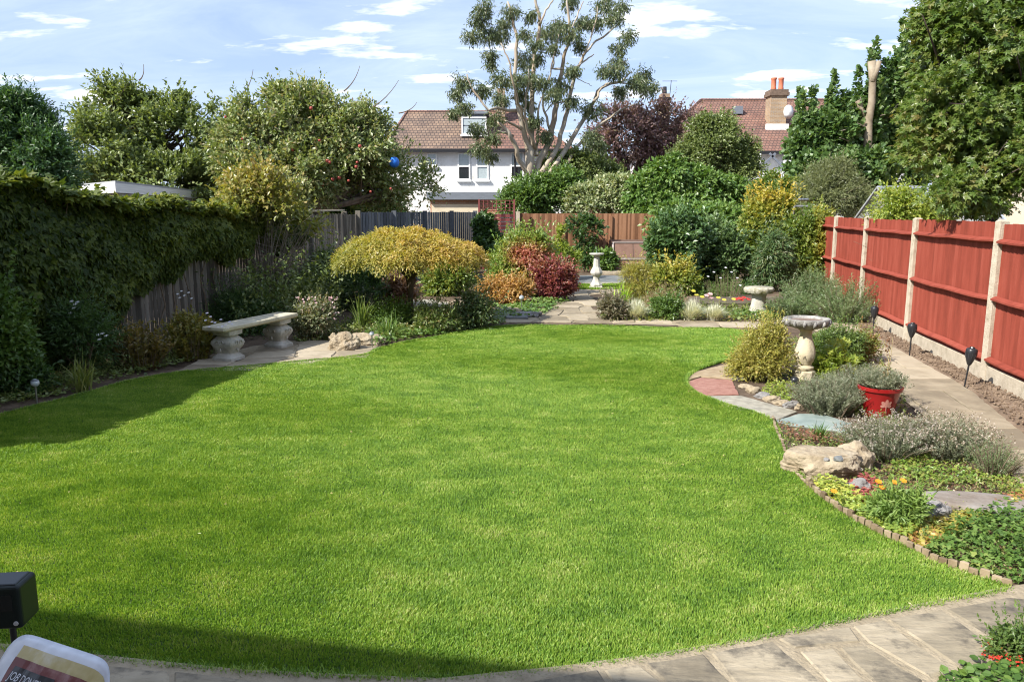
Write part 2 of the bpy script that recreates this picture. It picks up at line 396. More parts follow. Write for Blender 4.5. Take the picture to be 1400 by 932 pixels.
# turf soil below the blades
TURF = rough_mat('turf_base', [(.03, .055, .012), (.05, .09, .02), (.08, .11, .03)], 20, 6, .95, .5)
sheet('lawn_soil', lawn_s, .012, TURF)
def inpoly(P, poly):
    x, y = P[:, 0], P[:, 1]; c = np.zeros(len(P), bool); n = len(poly)
    for i in range(n):
        x0, y0 = poly[i]; x1, y1 = poly[(i + 1) % n]
        if y0 == y1: continue
        t = (y0 > y) != (y1 > y); c ^= t & (x < (x1 - x0) * (y - y0) / (y1 - y0) + x0)
    return c
def grass_mat(name, stops, noise_amt=.5):
    m, t, p, out = newmat(name)
    a = N(t, 'ShaderNodeAttribute', attribute_name='rnd')
    tcn = N(t, 'ShaderNodeTexCoord')
    mp = N(t, 'ShaderNodeMapping'); mp.inputs['Scale'].default_value = (1, 1.5, 1); t.links.new(tcn.outputs['Object'], mp.inputs[0])
    nz = N(t, 'ShaderNodeTexNoise'); nz.inputs['Scale'].default_value = 2.3; nz.inputs['Detail'].default_value = 8; nz.inputs['Roughness'].default_value = .7
    t.links.new(mp.outputs[0], nz.inputs[0])
    mu = N(t, 'ShaderNodeMath', operation='MULTIPLY_ADD'); t.links.new(nz.outputs[0], mu.inputs[0]); mu.inputs[1].default_value = 1.6
    mu2 = N(t, 'ShaderNodeMath', operation='MULTIPLY_ADD'); t.links.new(a.outputs['Fac'], mu2.inputs[0]); mu2.inputs[1].default_value = .62; mu2.inputs[2].default_value = -.58
    t.links.new(mu2.outputs[0], mu.inputs[2])
    r = ramp(t, stops, mu.outputs[0])
    t.links.new(r.outputs[0], p.inputs['Base Color']); p.inputs['Roughness'].default_value = .45; p.inputs['Specular IOR Level'].default_value = .35
    tr = N(t, 'ShaderNodeBsdfTranslucent'); hv = N(t, 'ShaderNodeMix', data_type='RGBA', blend_type='MULTIPLY'); hv.inputs[0].default_value = 1
    t.links.new(r.outputs[0], hv.inputs[6]); hv.inputs[7].default_value = (1.4, 1.35, .5, 1); t.links.new(hv.outputs[2], tr.inputs[0])
    mx = N(t, 'ShaderNodeMixShader'); mx.inputs[0].default_value = .35
    t.links.new(p.outputs[0], mx.inputs[1]); t.links.new(tr.outputs[0], mx.inputs[2]); t.links.new(mx.outputs[0], out.inputs[0])
    return m
GRASS = grass_mat('grass_blades', [(0, (.068, .145, .022)), (.28, (.125, .245, .032)), (.6, (.22, .35, .048)), (.84, (.32, .42, .08)), (1, (.46, .48, .2))])
def grass(name, poly, n, seed, hgt=.018, y0=2.5, mat=GRASS, wid=.0023, label='short mown green lawn grass', zb=.012):
    g = np.random.default_rng(seed); A = np.array([tuple(p) for p in poly]); mn, mx = A.min(0), A.max(0)
    pts = []; tot = 0
    while tot < n:
        m = 400000
        # density falls with distance
        u = g.uniform(size=m); y = mn[1] * (mx[1] / max(mn[1], .1)) ** (u ** 1.0) if mn[1] > .5 else g.uniform(mn[1], mx[1], m)
        x = g.uniform(mn[0], mx[0], m); P = np.stack([x, y], 1)
        P = P[inpoly(P, A)]
        P = P[np.abs(P[:, 0]) < P[:, 1] * .72 + .5]
        pts.append(P); tot += len(P)
    P = np.concatenate(pts)[:n]; P3 = np.c_[P, np.full(n, zb)]
    nz = wob(P3, 1.9, 5) * .6 + wob(P3, 6, 6) * .4
    h = hgt * (1 + .32 * nz) * g.uniform(.6, 1.35, n)
    sc = np.maximum(1, P[:, 1] / 4.5); w = wid * sc ** .8 * g.uniform(.7, 1.3, n); h = h * (1 + .04 * (sc - 1))
    a = g.uniform(0, 6.283, n); lean = g.uniform(.15, .75, n) + .15 * nz
    fa = wob(P3, 1.1, 8) * 2.2                    # mower / foot direction field
    ld = np.c_[np.cos(a) * .65 + .6 * np.cos(fa), np.sin(a) * .65 + .6 * np.sin(fa), np.zeros(n)] * lean[:, None]
    b = g.uniform(0, 6.283, n); sd_ = np.c_[np.cos(b), np.sin(b), np.zeros(n)] * w[:, None]
    m_ = P3 + (ld * .35 + [0, 0, .62]) * h[:, None]; t_ = P3 + (ld + [0, 0, .95 ]) * h[:, None]
    V = np.stack([P3 - sd_, P3 + sd_, m_ + sd_ * .8, m_ - sd_ * .8, t_], 1)
    loops = (np.array([0, 1, 2, 3, 3, 2, 4])[None] + (np.arange(n) * 5)[:, None]).ravel()
    rnd = g.uniform(size=n)
    o = mesh_np(name, V, loops, np.tile([4, 3], n), mat, None, np.repeat(rnd, 2))
    return tag(o, label, 'grass', kind='stuff')
GN = 1150000
grass('lawn_grass', lawn_s, GN, 11, label='short mown bright green grass of the main lawn')
# longer ragged blades along the lawn edge
def edge_grass(poly, n, seed, lo, hi):
    g = np.random.default_rng(seed); A = np.array([tuple(p) for p in poly]); B = np.roll(A, -1, 0); L = np.linalg.norm(B - A, axis=1)
    L = L * ((A[:, 1] < 14))
    i = g.choice(len(A), n, p=L / L.sum()); t = g.uniform(size=n)[:, None]; P = A[i] * (1 - t) + B[i] * t + g.normal(size=(n, 2)) * .012
    P3 = np.c_[P, np.full(n, .01)]; h = g.uniform(lo, hi, n) * (1 + .3 * wob(P3, 5, 3)); w = .0022 * np.maximum(1, P[:, 1] / 5)
    a = g.uniform(0, 6.283, n); ld = np.c_[np.cos(a), np.sin(a), np.zeros(n)] * g.uniform(.2, 1, n)[:, None]; b = a + 1.57
    sd_ = np.c_[np.cos(b), np.sin(b), np.zeros(n)] * w[:, None]
    m_ = P3 + (ld * .4 + [0, 0, .6]) * h[:, None]; t_ = P3 + (ld + [0, 0, .85]) * h[:, None]
    V = np.stack([P3 - sd_, P3 + sd_, m_ + sd_ * .8, m_ - sd_ * .8, t_], 1)
    loops = (np.array([0, 1, 2, 3, 3, 2, 4])[None] + (np.arange(n) * 5)[:, None]).ravel()
    o = mesh_np('lawn_edge_grass', V, loops, np.tile([4, 3], n), GRASS, None, np.repeat(g.uniform(size=n), 2))
    tag(o, 'longer uncut grass blades fringing the lawn edge', 'grass', kind='stuff')
edge_grass(lawn_s, 30000, 3, .018, .044)

# ---- stone materials
SAND = rough_mat('sandstone_weathered', [(.15, .127, .09), (.22, .187, .132), (.29, .245, .172), (.37, .315, .225)], 3.2, 14, .85, .7, 16, stretch=(.6, 1.6, 1), attr=.32, spots=((.085, .075, .06), 4.5, .5, .66), dist=.4)
SANDL = rough_mat('sandstone_light', [(.19, .155, .105), (.29, .24, .165), (.38, .32, .23)], 2.5, 12, .85, .35, 20, attr=.5, spots=((.2, .17, .125), 6, .58, .74))
MORTAR = rough_mat('mortar', [(.22, .18, .12), (.36, .30, .21)], 9, 8, .95, .6, 40)
PINKS = rough_mat('pink_paver', [(.22, .10, .075), (.30, .15, .115), (.36, .21, .16)], 14, 10, .85, .5, 60)
OCHRE = rough_mat('ochre_paver', [(.22, .155, .09), (.31, .235, .145), (.38, .3, .2)], 8, 10, .85, .4, 40)
GREYS = rough_mat('pale_grey_paver', [(.18, .165, .125), (.31, .285, .225), (.40, .375, .3)], 7, 12, .85, .5, 30, spots=((.2, .19, .16), 9, .5, .7))
BLUES = rough_mat('blue_slate_paver', [(.16, .2, .185), (.235, .285, .26), (.32, .35, .31)], 5, 10, .6, .3, 20)
SLATE = rough_mat('dark_slate', [(.09, .10, .10), (.15, .16, .16), (.24, .25, .24)], 3, 10, .6, .3, 20)
def slab(mb, pts, z=.03, th=.03, inset=.008, r=None, jag=.004, wpts=None):
    """one stone: outline in photo pixels on the ground, chamfered rim, slightly wavy edge"""
    P = ccw([tuple((G(*p, z)).xy) for p in pts]) if wpts is None else ccw(wpts)
    Q = []
    for i in range(len(P)):
        a, b = Vector(P[i]), Vector(P[(i + 1) % len(P)]); k = max(1, int((b - a).length / .09))
        for j in range(k):
            q = a.lerp(b, j / k)
            if j: q += Vector((random.gauss(0, jag), random.gauss(0, jag)))
            Q.append(q)
    c = sum(Q, Vector((0, 0))) / len(Q)
    mb.cur = random.random() if r is None else r
    ins = lambda q, d: q + (c - q).normalized() * d
    mb.loft([[(q.x, q.y, z - th) for q in Q], [(q.x, q.y, z - inset * .7) for q in Q], [(ins(q, inset).x, ins(q, inset).y, z) for q in Q]])
# patio in front
sheet('patio_base', [G(*p).xy for p in [(1378, 807), (1250, 832), (1100, 862), (980, 886), (880, 902), (760, 918), (600, 934), (330, 922), (140, 902), (0, 886)]] +
      [(-7, 3.3), (-9, .8), (-5.2, -.6), (5.5, -3.4), (9, 3.0), (7.2, 4.6), (3.2, 3.95)], .027, MORTAR)
mb = MB()
for s in [[(690, 936), (745, 926), (818, 914), (838, 945), (700, 950)], [(826, 914), (872, 906), (912, 938), (846, 942)], [(881, 905), (962, 892), (1003, 935), (916, 938)],
          [(972, 891), (1056, 875), (1140, 944), (1012, 940)], [(1064, 872), (1163, 856), (1177, 875), (1086, 884)], [(1094, 889), (1138, 884), (1202, 946), (1150, 946)],
          [(1148, 883), (1180, 880), (1262, 928), (1250, 950), (1212, 948)], [(1166, 854), (1207, 846), (1302, 914), (1272, 924), (1187, 876)],
          [(1213, 845), (1288, 833), (1362, 881), (1346, 905), (1312, 911)], [(1294, 832), (1376, 815), (1470, 822), (1455, 884), (1370, 878)],
          [(1352, 888), (1368, 884), (1455, 892), (1470, 950), (1360, 950)], [(1275, 930), (1345, 910), (1352, 950), (1262, 955)],
          [(140, 908), (232, 916), (228, 950), (120, 950)], [(238, 917), (330, 926), (420, 935), (400, 960), (236, 955)], [(426, 935), (560, 940), (680, 938), (680, 960), (420, 960)],
          [(0, 892), (130, 906), (112, 950), (-30, 940)]]:
    slab(mb, s, .034, .03, .012)
g_ = random.Random(5)
yy = 2.35
while yy > -2.6:                                        # the rest of the terrace, towards the house
    x = -6.2
    while x < 5.5:
        w = g_.uniform(.45, .95); top = yy if abs(x) > .1 else yy
        if yy + .0 < 2.4 + .0: 
            if (yy > -.9 - .28 * x - .9): slab(mb, None, .034, .03, .012, wpts=[(x, yy), (x + w - .03, yy), (x + w - .03, yy + .42), (x, yy + .42)])
        x += w
    yy -= .45
o = mb.build('patio_paving', SAND); o['kind'] = 'structure'
# ---- curved slabs by the birdbath bed
mb = MB(); slab(mb, [(936, 521), (950, 508), (985, 499), (1012, 495), (1022, 503), (1002, 517), (958, 514)], .017, r=.5); o = mb.build('ochre_paving_slab', OCHRE); tag(o, 'ochre sandstone slab at the tip of the curved bed edging, above the pink one', 'slab')
mb = MB(); slab(mb, [(936, 522), (957, 516), (1001, 519), (1010, 538), (960, 540), (940, 534)], .018, r=.5); o = mb.build('pink_paving_slab', PINKS); tag(o, 'pinkish red paving slab at the left tip of the curved bed', 'slab')
mb = MB(); slab(mb, [(964, 541), (1012, 540), (1090, 562), (1062, 573), (1048, 570), (990, 554)], .018, r=.5); o = mb.build('pale_paving_slab', GREYS); tag(o, 'long pale grey weathered slab below the pink slab beside the lawn', 'slab')
mb = MB(); slab(mb, [(1062, 574), (1092, 565), (1122, 565), (1165, 578), (1160, 590), (1118, 584), (1068, 578)], .018, r=.5); o = mb.build('blue_paving_slab', BLUES); tag(o, 'smooth blue-grey slate slab between the lavender and the log edging', 'slab')
# ---- strip of path behind the lawn and the path to the sundial
def crazy(name, mat, cells, bx, seed, z=.022, gap=.02):
    """irregular stones: jittered grid polygons inside a region (world polygon)"""
    g = random.Random(seed); mbx = MB(); (x0, x1, y0, y1) = bx; nx = max(1, round((x1 - x0) / cells)); ny = max(1, round((y1 - y0) / (cells * .8)))
    V = {}
    for i in range(nx + 1):
        for j in range(ny + 1): V[i, j] = (x0 + (x1 - x0) * (i + (g.uniform(-.28, .28) if 0 < i < nx else 0)) / nx, y0 + (y1 - y0) * (j + (g.uniform(-.28, .28) if 0 < j < ny else 0)) / ny)
    return V, nx, ny, mbx
def crazy_region(name, poly, mat, cell, seed, z=.024, base=MORTAR, gap=.93):
    poly = [Vector(p) for p in poly]; A = np.array([tuple(p) for p in poly])
    sheet(name + '_bed', poly, .008 + (seed % 5) * .0009, base)
    x0, y0 = A.min(0); x1, y1 = A.max(0); V, nx, ny, mbx = crazy(name, mat, cell, (x0, x1, y0, y1), seed)
    for i in range(nx):
        for j in range(ny):
            q = [Vector(V[i, j]), Vector(V[i + 1, j]), Vector(V[i + 1, j + 1]), Vector(V[i, j + 1])]; c = sum(q, Vector((0, 0))) / 4
            if not inpoly(np.array([tuple(c)]), A)[0]: continue
            q = [c + (p - c) * gap for p in q]
            slab(mbx, None, z, .02, .008, wpts=[tuple(p) for p in q], jag=.012)
    o = mbx.build(name, mat); o['kind'] = 'structure'
crazy_region('lawn_end_path', [G(*p).xy for p in [(560, 440), (640, 441), (700, 440), (1060, 449), (1060, 441), (900, 438), (810, 437), (700, 434), (560, 432)]], SANDL, .6, 3)
crazy_region('sundial_path', [G(*p).xy for p in [(736, 440), (822, 440), (808, 420), (806, 404), (850, 400), (850, 392), (780, 392), (775, 402), (752, 425)]], SANDL, .5, 4, z=.029)
crazy_region('side_clearing_path', [G(*p).xy for p in [(566, 432), (662, 436), (645, 414), (560, 411)]], GREYS, .7, 6, z=.033)
crazy_region('bench_paving', smoothpoly([G(*p).xy for p in [(235, 509), (300, 486), (360, 470), (440, 466), (500, 478), (511, 483), (500, 490), (420, 497), (300, 508)]], 1), SANDL, .55, 7)
sheet('rear_paving', [G(*p).xy for p in [(640, 377), (980, 377), (985, 388), (700, 388)]], .014, SLATE)
sheet('rear_paving_kerb', [G(*p).xy for p in [(700, 388), (985, 388), (985, 390), (700, 390)]], .05, GREYS, th=.04)
rl = [G(*p).xy for p in [(770, 390), (990, 390), (990, 397), (760, 397)]]
sheet('rear_lawn_soil', rl, .012, TURF)
grass('rear_lawn_grass', rl, 16000, 17, .05, mat=GRASS, label='small strip of green grass behind the sundial', wid=.006)
# far slabs by the brick box
mb = MB(); slab(mb, None, .1, .1, .01, wpts=[(2.6, 24.6), (4.4, 24.6), (4.4, 25.2), (2.6, 25.2)]); o = mb.build('rear_stone_step', SANDL); tag(o, 'long pale stone slab lying before the brick cold frame', 'slab')
# ---- right side path of large flags and dry soil strip
m_f = .175; FX = lambda y: 4.113 + m_f * y              # line of the red fence
mb = MB(); y = 3.2; k = 0
def pathx(y): return FX(y) - .42 - .13 * max(0, 8.6 - y), FX(y) - 1.22 - .03 * max(0, 8.6 - y)
while y < 14.5:
    L = .62 if k % 3 else .9; r0, l0 = pathx(y); r1, l1 = pathx(y + L)
    if L < .8: slab(mb, None, .03, .028, .01, wpts=[(l0, y), (r0, y), (r1, y + L - .015), (l1, y + L - .015)])
    else:
        s = .45
        slab(mb, None, .03, .028, .01, wpts=[(l0, y), (l0 + s, y), (l1 + s, y + L - .015), (l1, y + L - .015)]); slab(mb, None, .03, .028, .01, wpts=[(l0 + s + .015, y), (r0, y), (r1, y + L - .015), (l1 + s + .015, y + L - .015)])
    y += L; k += 1
o = mb.build('side_path', SANDL); o['kind'] = 'structure'
sheet('side_path_bed', [(pathx(3.2)[1] - .02, 3.2), (pathx(3.2)[0] + .02, 3.2), (pathx(14.5)[0] + .02, 14.5), (pathx(14.5)[1], 14.5)], .014, MORTAR)
# rough dug soil beside the fence
g = np.random.default_rng(4); ny, nx = 260, 14; vv = []; 
for j in range(ny + 1):
    y = 2.5 + j * 14 / ny
    for i in range(nx + 1):
        x = pathx(y)[0] + .02 + (FX(y) - .07 - pathx(y)[0]) * i / nx
        vv.append((x, y, .02 + .018 * mnoise.fractal(Vector((x * 9, y * 9, 0)), 1, 2, 5) + .02 * (1 - abs(i / nx * 2 - 1)) - (.02 if i in (0, nx) else 0)))
lp = []
for j in range(ny):
    for i in range(nx):
        a = j * (nx + 1) + i; lp += [a, a + 1, a + nx + 2, a + nx + 1]
o = mesh_np('soil_strip', vv, lp, [4] * (nx * ny), SOILDRY, smooth=True); o['kind'] = 'structure'
# soil crumbs on it
P = np.c_[g.uniform(0, 1, 2400), g.uniform(4, 14, 2400)]; mbc = MB()
for t_, y in P:
    x = pathx(y)[0] + .04 + (FX(y) - .12 - pathx(y)[0]) * t_; s = random.uniform(.005, .017); z = .035
    mbc.lathe([(s, 0), (s * 1.1, s * .7), (s * .4, s * 1.4)], 5, random.random() * 6, (x, y, z))
o = mbc.build('soil_crumbs', SOILDRY); tag(o, 'loose crumbs of dry dug soil along the red fence', 'soil', kind='stuff')

# ================================================================== FENCES
REDP = rough_mat('red_fence_paint', [(.185, .038, .023), (.245, .050, .031), (.29, .068, .044)], 3, 8, .75, .25, 60, attr=.28, stretch=(3, 3, .5), spots=((.19, .035, .025), 3, .60, .8), spec=.2)
CONC = rough_mat('concrete_post', [(.32, .27, .20), (.44, .38, .29), (.52, .46, .36)], 10, 10, .95, .5, 60, spots=((.3, .27, .2), 6, .6, .8))
GREYW = rough_mat('grey_weathered_wood', [(.08, .07, .055), (.145, .13, .105), (.22, .195, .16)], 4, 8, .9, .5, 30, attr=.7, stretch=(3, 3, .4))
DARKW = rough_mat('dark_stained_wood', [(.06, .066, .075), (.10, .11, .125), (.15, .16, .17)], 4, 8, .85, .4, 30, attr=.7, stretch=(3, 3, .4))
BROWNW = rough_mat('brown_fence_wood', [(.15, .07, .035), (.23, .112, .058), (.30, .155, .085)], 3, 8, .85, .4, 30, attr=.8, stretch=(4, 4, .5))
def boards(a, b, z0, z1, bw, th=.014, off=0.0, jz=.008, fe=.008):
    """feather-edge boards from a to b (world xy) in one mesh, each slightly skewed"""
    a = Vector(a); b = Vector(b); d = (b - a); L = d.length; d.normalize(); nrm = Vector((-d.y, d.x)); m = MB(); n = max(1, round(L / bw)); w = L / n
    for i in range(n):
        m.cur = random.random(); p = a + d * (w * i); q = a + d * (w * (i + 1) - .004); dz = random.uniform(-jz, jz); s = random.uniform(-.006, .006)
        o0 = nrm * (off + .004 + s * .3); o1 = nrm * (off + th + .006)
        c = [p + o0, q + o0 + nrm * fe, q + o1, p + o0 + nrm * .006]
        m.hull([(v.x, v.y, z0 + dz) for v in c], [(v.x + s * d.x, v.y + s * d.y, z1 + dz) for v in c])
    return m
def local(mb_, o): mb_.v = [(x - o.location.x, y - o.location.y, z - o.location.z) for x, y, z in mb_.v]; return mb_
# red fence: posts at measured places
def yline(px):
    r = ray(px, 300); k = r[0] / r[1]; return 4.113 / (k - m_f)
py_ = [yline(p) for p in (1371, 1255, 1187, 1145)]
ys = [py_[0] - 5.6, py_[0] - 2.85] + py_ + [21.6, 24.4, 27.0]
fence = empty('red_fence', (FX(ys[0]), ys[0], 0), 0, 'long red painted board fence with pale concrete posts beside the side path', 'fence')
for i, y in enumerate(ys):
    if i == 0: pass
    m = MB(); x = FX(y); s = .052; zt = 1.885
    m.loft([[(x + a * s, y + b * s, z) for a, b in ((-1, -1), (1, -1), (1, 1), (-1, 1))] for z in (0, zt)] + [[(x + a * s * .55, y + b * s * .55, zt + .02) for a, b in ((-1, -1), (1, -1), (1, 1), (-1, 1))]])
    for z in (.3, .75, 1.1, 1.5): m.lathe([(.008, 0), (.008, .004)], 6, 0, (x - s - .001, y, z))
    local(m, fence).build('post', CONC, fence, bevel=.004)
    if i == len(ys) - 1: break
    y2 = ys[i + 1]; a = Vector((FX(y + .05), y + .05)); b = Vector((FX(y2 - .05), y2 - .05)); dip = random.uniform(-.015, .015)
    pm = local(boards(b, a, .17, 1.87 + dip, .105, th=.02, off=-.0, fe=.017), fence).build('board_panel', REDP, fence)
    for zc, sag in ((.26, .0), (.98, .008), (1.66, .0)):
        m = MB(); k = 6; jit = random.uniform(-.012, .012)
        rings = []
        for t in range(k + 1):
            p = a.lerp(b, t / k); z = zc + jit - sag * math.sin(math.pi * t / k) + .006 * math.sin(t * 2.1 + i)
            rings.append([(p.x - .004, p.y, z + .034), (p.x - .072, p.y, z + .006), (p.x - .072, p.y, z - .014), (p.x - .004, p.y, z - .034)])
        m.cur = random.random(); m.loft(rings); local(m, fence).build('rail', REDP, pm)
    m = MB(); m.beam((a.x - .012, a.y, .09), (b.x - .012, b.y, .09), .045, .2); local(m, fence).build('gravel_board', CONC, fence, bevel=.006)
# left fence
LX = lambda y: -7.26 + .177 * y
lf = empty('weathered_board_fence', (LX(5), 5, 0), 0, 'old grey weathered board fence behind the bench, half hidden by creeper', 'fence')
y = 5.2
while y < 19.2:
    a = Vector((LX(y + .05), y + .05)); b = Vector((LX(y + 1.85), y + 1.85))
    local(boards(a, b, .05, 1.93 + random.uniform(-.03, .03), .098, off=.0), lf).build('board_panel', GREYW, lf)
    m = MB(); m.box(LX(y) - .06, LX(y) + .06, y - .05, y + .05, 0, 2.0); local(m, lf).build('post', GREYW, lf, bevel=.006)
    y += 1.9
CO = Vector((LX(19.4), 19.4)); CE = Vector((-1.22, 25.8))
df = empty('dark_board_fence', (CO.x, CO.y, 0), 0, 'dark grey stained board fence behind the orange mop-head maple', 'fence')
nP = 4; 
for i in range(nP):
    a = CO.lerp(CE, i / nP); b = CO.lerp(CE, (i + 1) / nP)
    local(boards(b, a, .05, 1.98, .14, off=0), df).build('board_panel', DARKW, df)
    m = MB(); m.box(a.x - .06, a.x + .06, a.y - .12, a.y, 0, 2.02); local(m, df).build('post', GREYW if i == 0 else DARKW, df)
m = MB(); m.box(CE.x - .07, CE.x + .07, CE.y - .1, CE.y + .02, 0, 2.02); local(m, df).build('post', DARKW, df)
m = MB(); m.beam((LX(16.2), 16.2, 2.0), (LX(18.4), 18.4, 2.03), .12, .03); local(m, lf).build('coping', CONC, lf)
# basket weave panel with trellis top
MAROON = rough_mat('maroon_wood', [(.12, .03, .03), (.20, .055, .05), (.27, .09, .08)], 4, 6, .8, .3)
TA = AT(655, 290, 26.2).xy; TB = AT(703, 290, 26.5).xy
tp = empty('woven_trellis_panel', (TA.x, TA.y, 0), 0, 'maroon woven slat panel topped by open trellis between the two fences', 'fence')
m = MB()
for i in range(14):
    z = .1 + i * .135
    for k in range(4):
        p = Vector(TA).lerp(Vector(TB), k / 4); q = Vector(TA).lerp(Vector(TB), (k + 1) / 4); mid = (p + q) / 2; o_ = .03 * (1 if (i + k) % 2 else -1)
        m.beam((p.x, p.y, z), (mid.x, mid.y - abs(o_) - .01 * o_, z), .01, .1); m.beam((mid.x, mid.y - abs(o_) - .01 * o_, z), (q.x, q.y, z), .01, .1)
local(m, tp).build('woven_slats', MAROON, tp)
m = MB()
for z in (2.02, 2.12, 2.25, 2.36): m.beam((TA.x, TA.y, z), (TB.x, TB.y, z), .025, .022)
for k in range(9): p = Vector(TA).lerp(Vector(TB), k / 8); m.box(p.x - .012, p.x + .012, p.y - .03, p.y - .01, 2.0, 2.38)
local(m, tp).build('trellis_top', MAROON, tp)
for p in (TA, TB):
    m = MB(); m.box(p.x - .03, p.x + .03, p.y - .04, p.y + .04, 0, 2.4); local(m, tp).build('post', MAROON, tp)
# brown rear fence
BA = AT(708, 290, 27.0).xy; BB = (8.2, 26.4)
bf = empty('brown_board_fence', (BA.x, BA.y, 0), 0, 'warm brown vertical board fence across the end of the garden', 'fence')
nP = 5
for i in range(nP):
    a = Vector(BA).lerp(Vector(BB), i / nP); b = Vector(BA).lerp(Vector(BB), (i + 1) / nP)
    bm1 = boards(b, a, .0, 1.93, .2, th=.012, off=0); dr_ = (b - a).normalized(); nr_ = Vector((-dr_.y, dr_.x)) * -1
    for k in range(27): p_ = a.lerp(b, (k + .5) / 27) ; bm1.cur = random.random(); bm1.beam((p_.x, p_.y - .035, 0), (p_.x, p_.y - .035, 1.92 + random.uniform(-.01, .01)), .018, .085, up=(1, 0, 0))
    local(bm1, bf).build('board_panel', BROWNW, bf)
    m = MB(); s = .07 if i == 0 else .04; m.box(a.x - s, a.x + s, a.y - .12, a.y - (.02 if i == 0 else -.1), 0, 2.0 if i == 0 else 1.85); local(m, bf).build('post', CONC if i == 0 else BROWNW, bf)

# ================================================================== BUILDINGS
RENDERW = rough_mat('white_render', [(.50, .49, .46), (.72, .71, .68), (.82, .81, .79)], .7, 12, .9, .2, 8, spots=((.42, .41, .38), 1.1, .54, .72))
WPAINT = plain('white_paint', (.78, .78, .76), .4)
DGLASS = plain('window_glass_dark', (.02, .025, .03), .08, 0, .8)
LGLASS = plain('window_glass_curtained', (.38, .44, .45), .12, 0, .8)
GUTTER = plain('black_gutter', (.02, .02, .022), .4)
TILE = brick_mat('roof_tiles_brown', (.20, .135, .095), (.27, .19, .13), (.07, .05, .04), .21, .16, 'XZ', .022, dirt=.45)
TILER = brick_mat('roof_tiles_red', (.20, .10, .072), (.26, .145, .105), (.08, .05, .04), .21, .16, 'XZ', .022, dirt=.4)
TILES = brick_mat('roof_tiles_side', (.20, .12, .085), (.25, .16, .11), (.07, .05, .04), .21, .16, 'YZ', .022, dirt=.45)
BRICKO = brick_mat('orange_brick', (.38, .17, .085), (.45, .23, .12), (.4, .33, .26), .225, .075, 'WZ')
BRICKS = brick_mat('stock_brick', (.34, .22, .12), (.42, .29, .16), (.38, .34, .28), .225, .075, 'WZ')
CREAM = rough_mat('cream_render', [(.5, .42, .3), (.6, .52, .38), (.66, .58, .44)], 1, 8, .9, .2, 10)
LEAD = plain('lead_grey', (.17, .19, .22), .5)
def window(parent, loc, x0, x1, z0, z1, y, up=LGLASS, lo=DGLASS, sash=True, sill=True):
    """white framed sash window standing proud of the wall at y (facing -y)"""
    t = .07; m = MB()
    m.box(x0, x0 + t, y - .06, y + .02, z0, z1); m.box(x1 - t, x1, y - .06, y + .02, z0, z1)
    m.box(x0 + t, x1 - t, y - .06, y + .02, z1 - t, z1); m.box(x0 + t, x1 - t, y - .06, y + .02, z0, z0 + t)
    if sash: m.box(x0 + t, x1 - t, y - .07, y + .02, (z0 + z1) / 2 - .035, (z0 + z1) / 2 + .035)
    w = MB(); w.v = []; w = m; w.v = [(a - loc.x, b - loc.y, c) for a, b, c in w.v]
    fr = w.build('window', WPAINT, parent)
    zm_ = (z0 + z1) / 2
    for (a, b, mt) in (((z0 + t, zm_ - .036, lo), (zm_ + .036, z1 - t, up)) if False else ((z0 + t, zm_ - .036, lo), (zm_ + .036, z1 - t, up))):
        g1 = MB(); g1.box(x0 + t, x1 - t, y - .02, y - .008, a, b); g1.v = [(p - loc.x, q - loc.y, r) for p, q, r in g1.v]; g1.build('pane', mt, fr)
    if sill:
        s1 = MB(); s1.box(x0 - .06, x1 + .06, y - .14, y + .0, z0 - .1, z0 - .002); s1.v = [(p - loc.x, q - loc.y, r) for p, q, r in s1.v]; s1.build('sill', WPAINT, fr)
    return fr
def lb(mb_, loc): mb_.v = [(a - loc.x, b - loc.y, c - loc.z) for a, b, c in mb_.v]; return mb_
# --- white house
D = 42.0; fx = lambda px, py=240: AT(px, py, D).x; fz = lambda py: AT(700, py, D).z
loc = Vector((fx(680), D, 0)); wh = empty('white_house', loc, 0, 'white rendered house with brown tiled hip roof and dormer behind the eucalyptus', 'house')
x0, x1, ze = fx(534), fx(775), fz(203)
m = MB(); m.box(x0, x1, D, D + 8, 0, ze); lb(m, loc).build('wall', RENDERW, wh)
zr = AT(700, 153, D + 4).z; xr0, xr1 = fx(560) - .6, fx(706); E0 = .35
yR = D + 4; xm = fx(650)
A0 = (x0 - E0, D - E0, ze - .1); A1 = (xm, D - E0, ze - .1); A2 = (x1 + E0, D - E0, ze - .1); Bk0 = (x0 - E0, D + 8.3, ze - .1); Bk2 = (x1 + E0, D + 8.3, ze - .1)
Rr0 = (xr0, yR, zr); Rm = (xm, yR, zr); Rr1 = (xr1, yR, zr)
m = MB(); m.poly([A0, A1, Rm, Rr0]); m.poly([(xm, D + 8.3, ze - .1), Bk0, Rr0, Rm]); rf = lb(m, loc).build('roof', TILE, wh)
m = MB(); m.poly([A1, A2, Rr1, Rm]); m.poly([Bk2, (xm, D + 8.3, ze - .1), Rm, Rr1]); rf2 = lb(m, loc).build('roof', TILER, wh)
m = MB(); m.poly([Bk0, A0, Rr0]); lb(m, loc).build('roof_hip', TILES, wh)
m = MB(); m.poly([A2, Bk2, Rr1]); lb(m, loc).build('roof_hip', TILES, wh)
m = MB(); m.tube([Rr0, Rr1], .09, 6); m.tube([A0, Rr0], .08, 5); m.tube([A2, Rr1], .08, 5); lb(m, loc).build('ridge_tiles', TILER, wh)
m = MB(); m.box(x0 - E0, x1 + E0, D - E0 - .1, D - E0 + .02, ze - .22, ze - .06); lb(m, loc).build('gutter', GUTTER, wh)
m = MB(); m.tube([(fx(704), D - .06, ze - .2), (fx(704), D - .06, 0)], .05, 6); lb(m, loc).build('drainpipe', GUTTER, wh)
window(wh, loc, fx(626), fx(643), fz(246), fz(209), D)
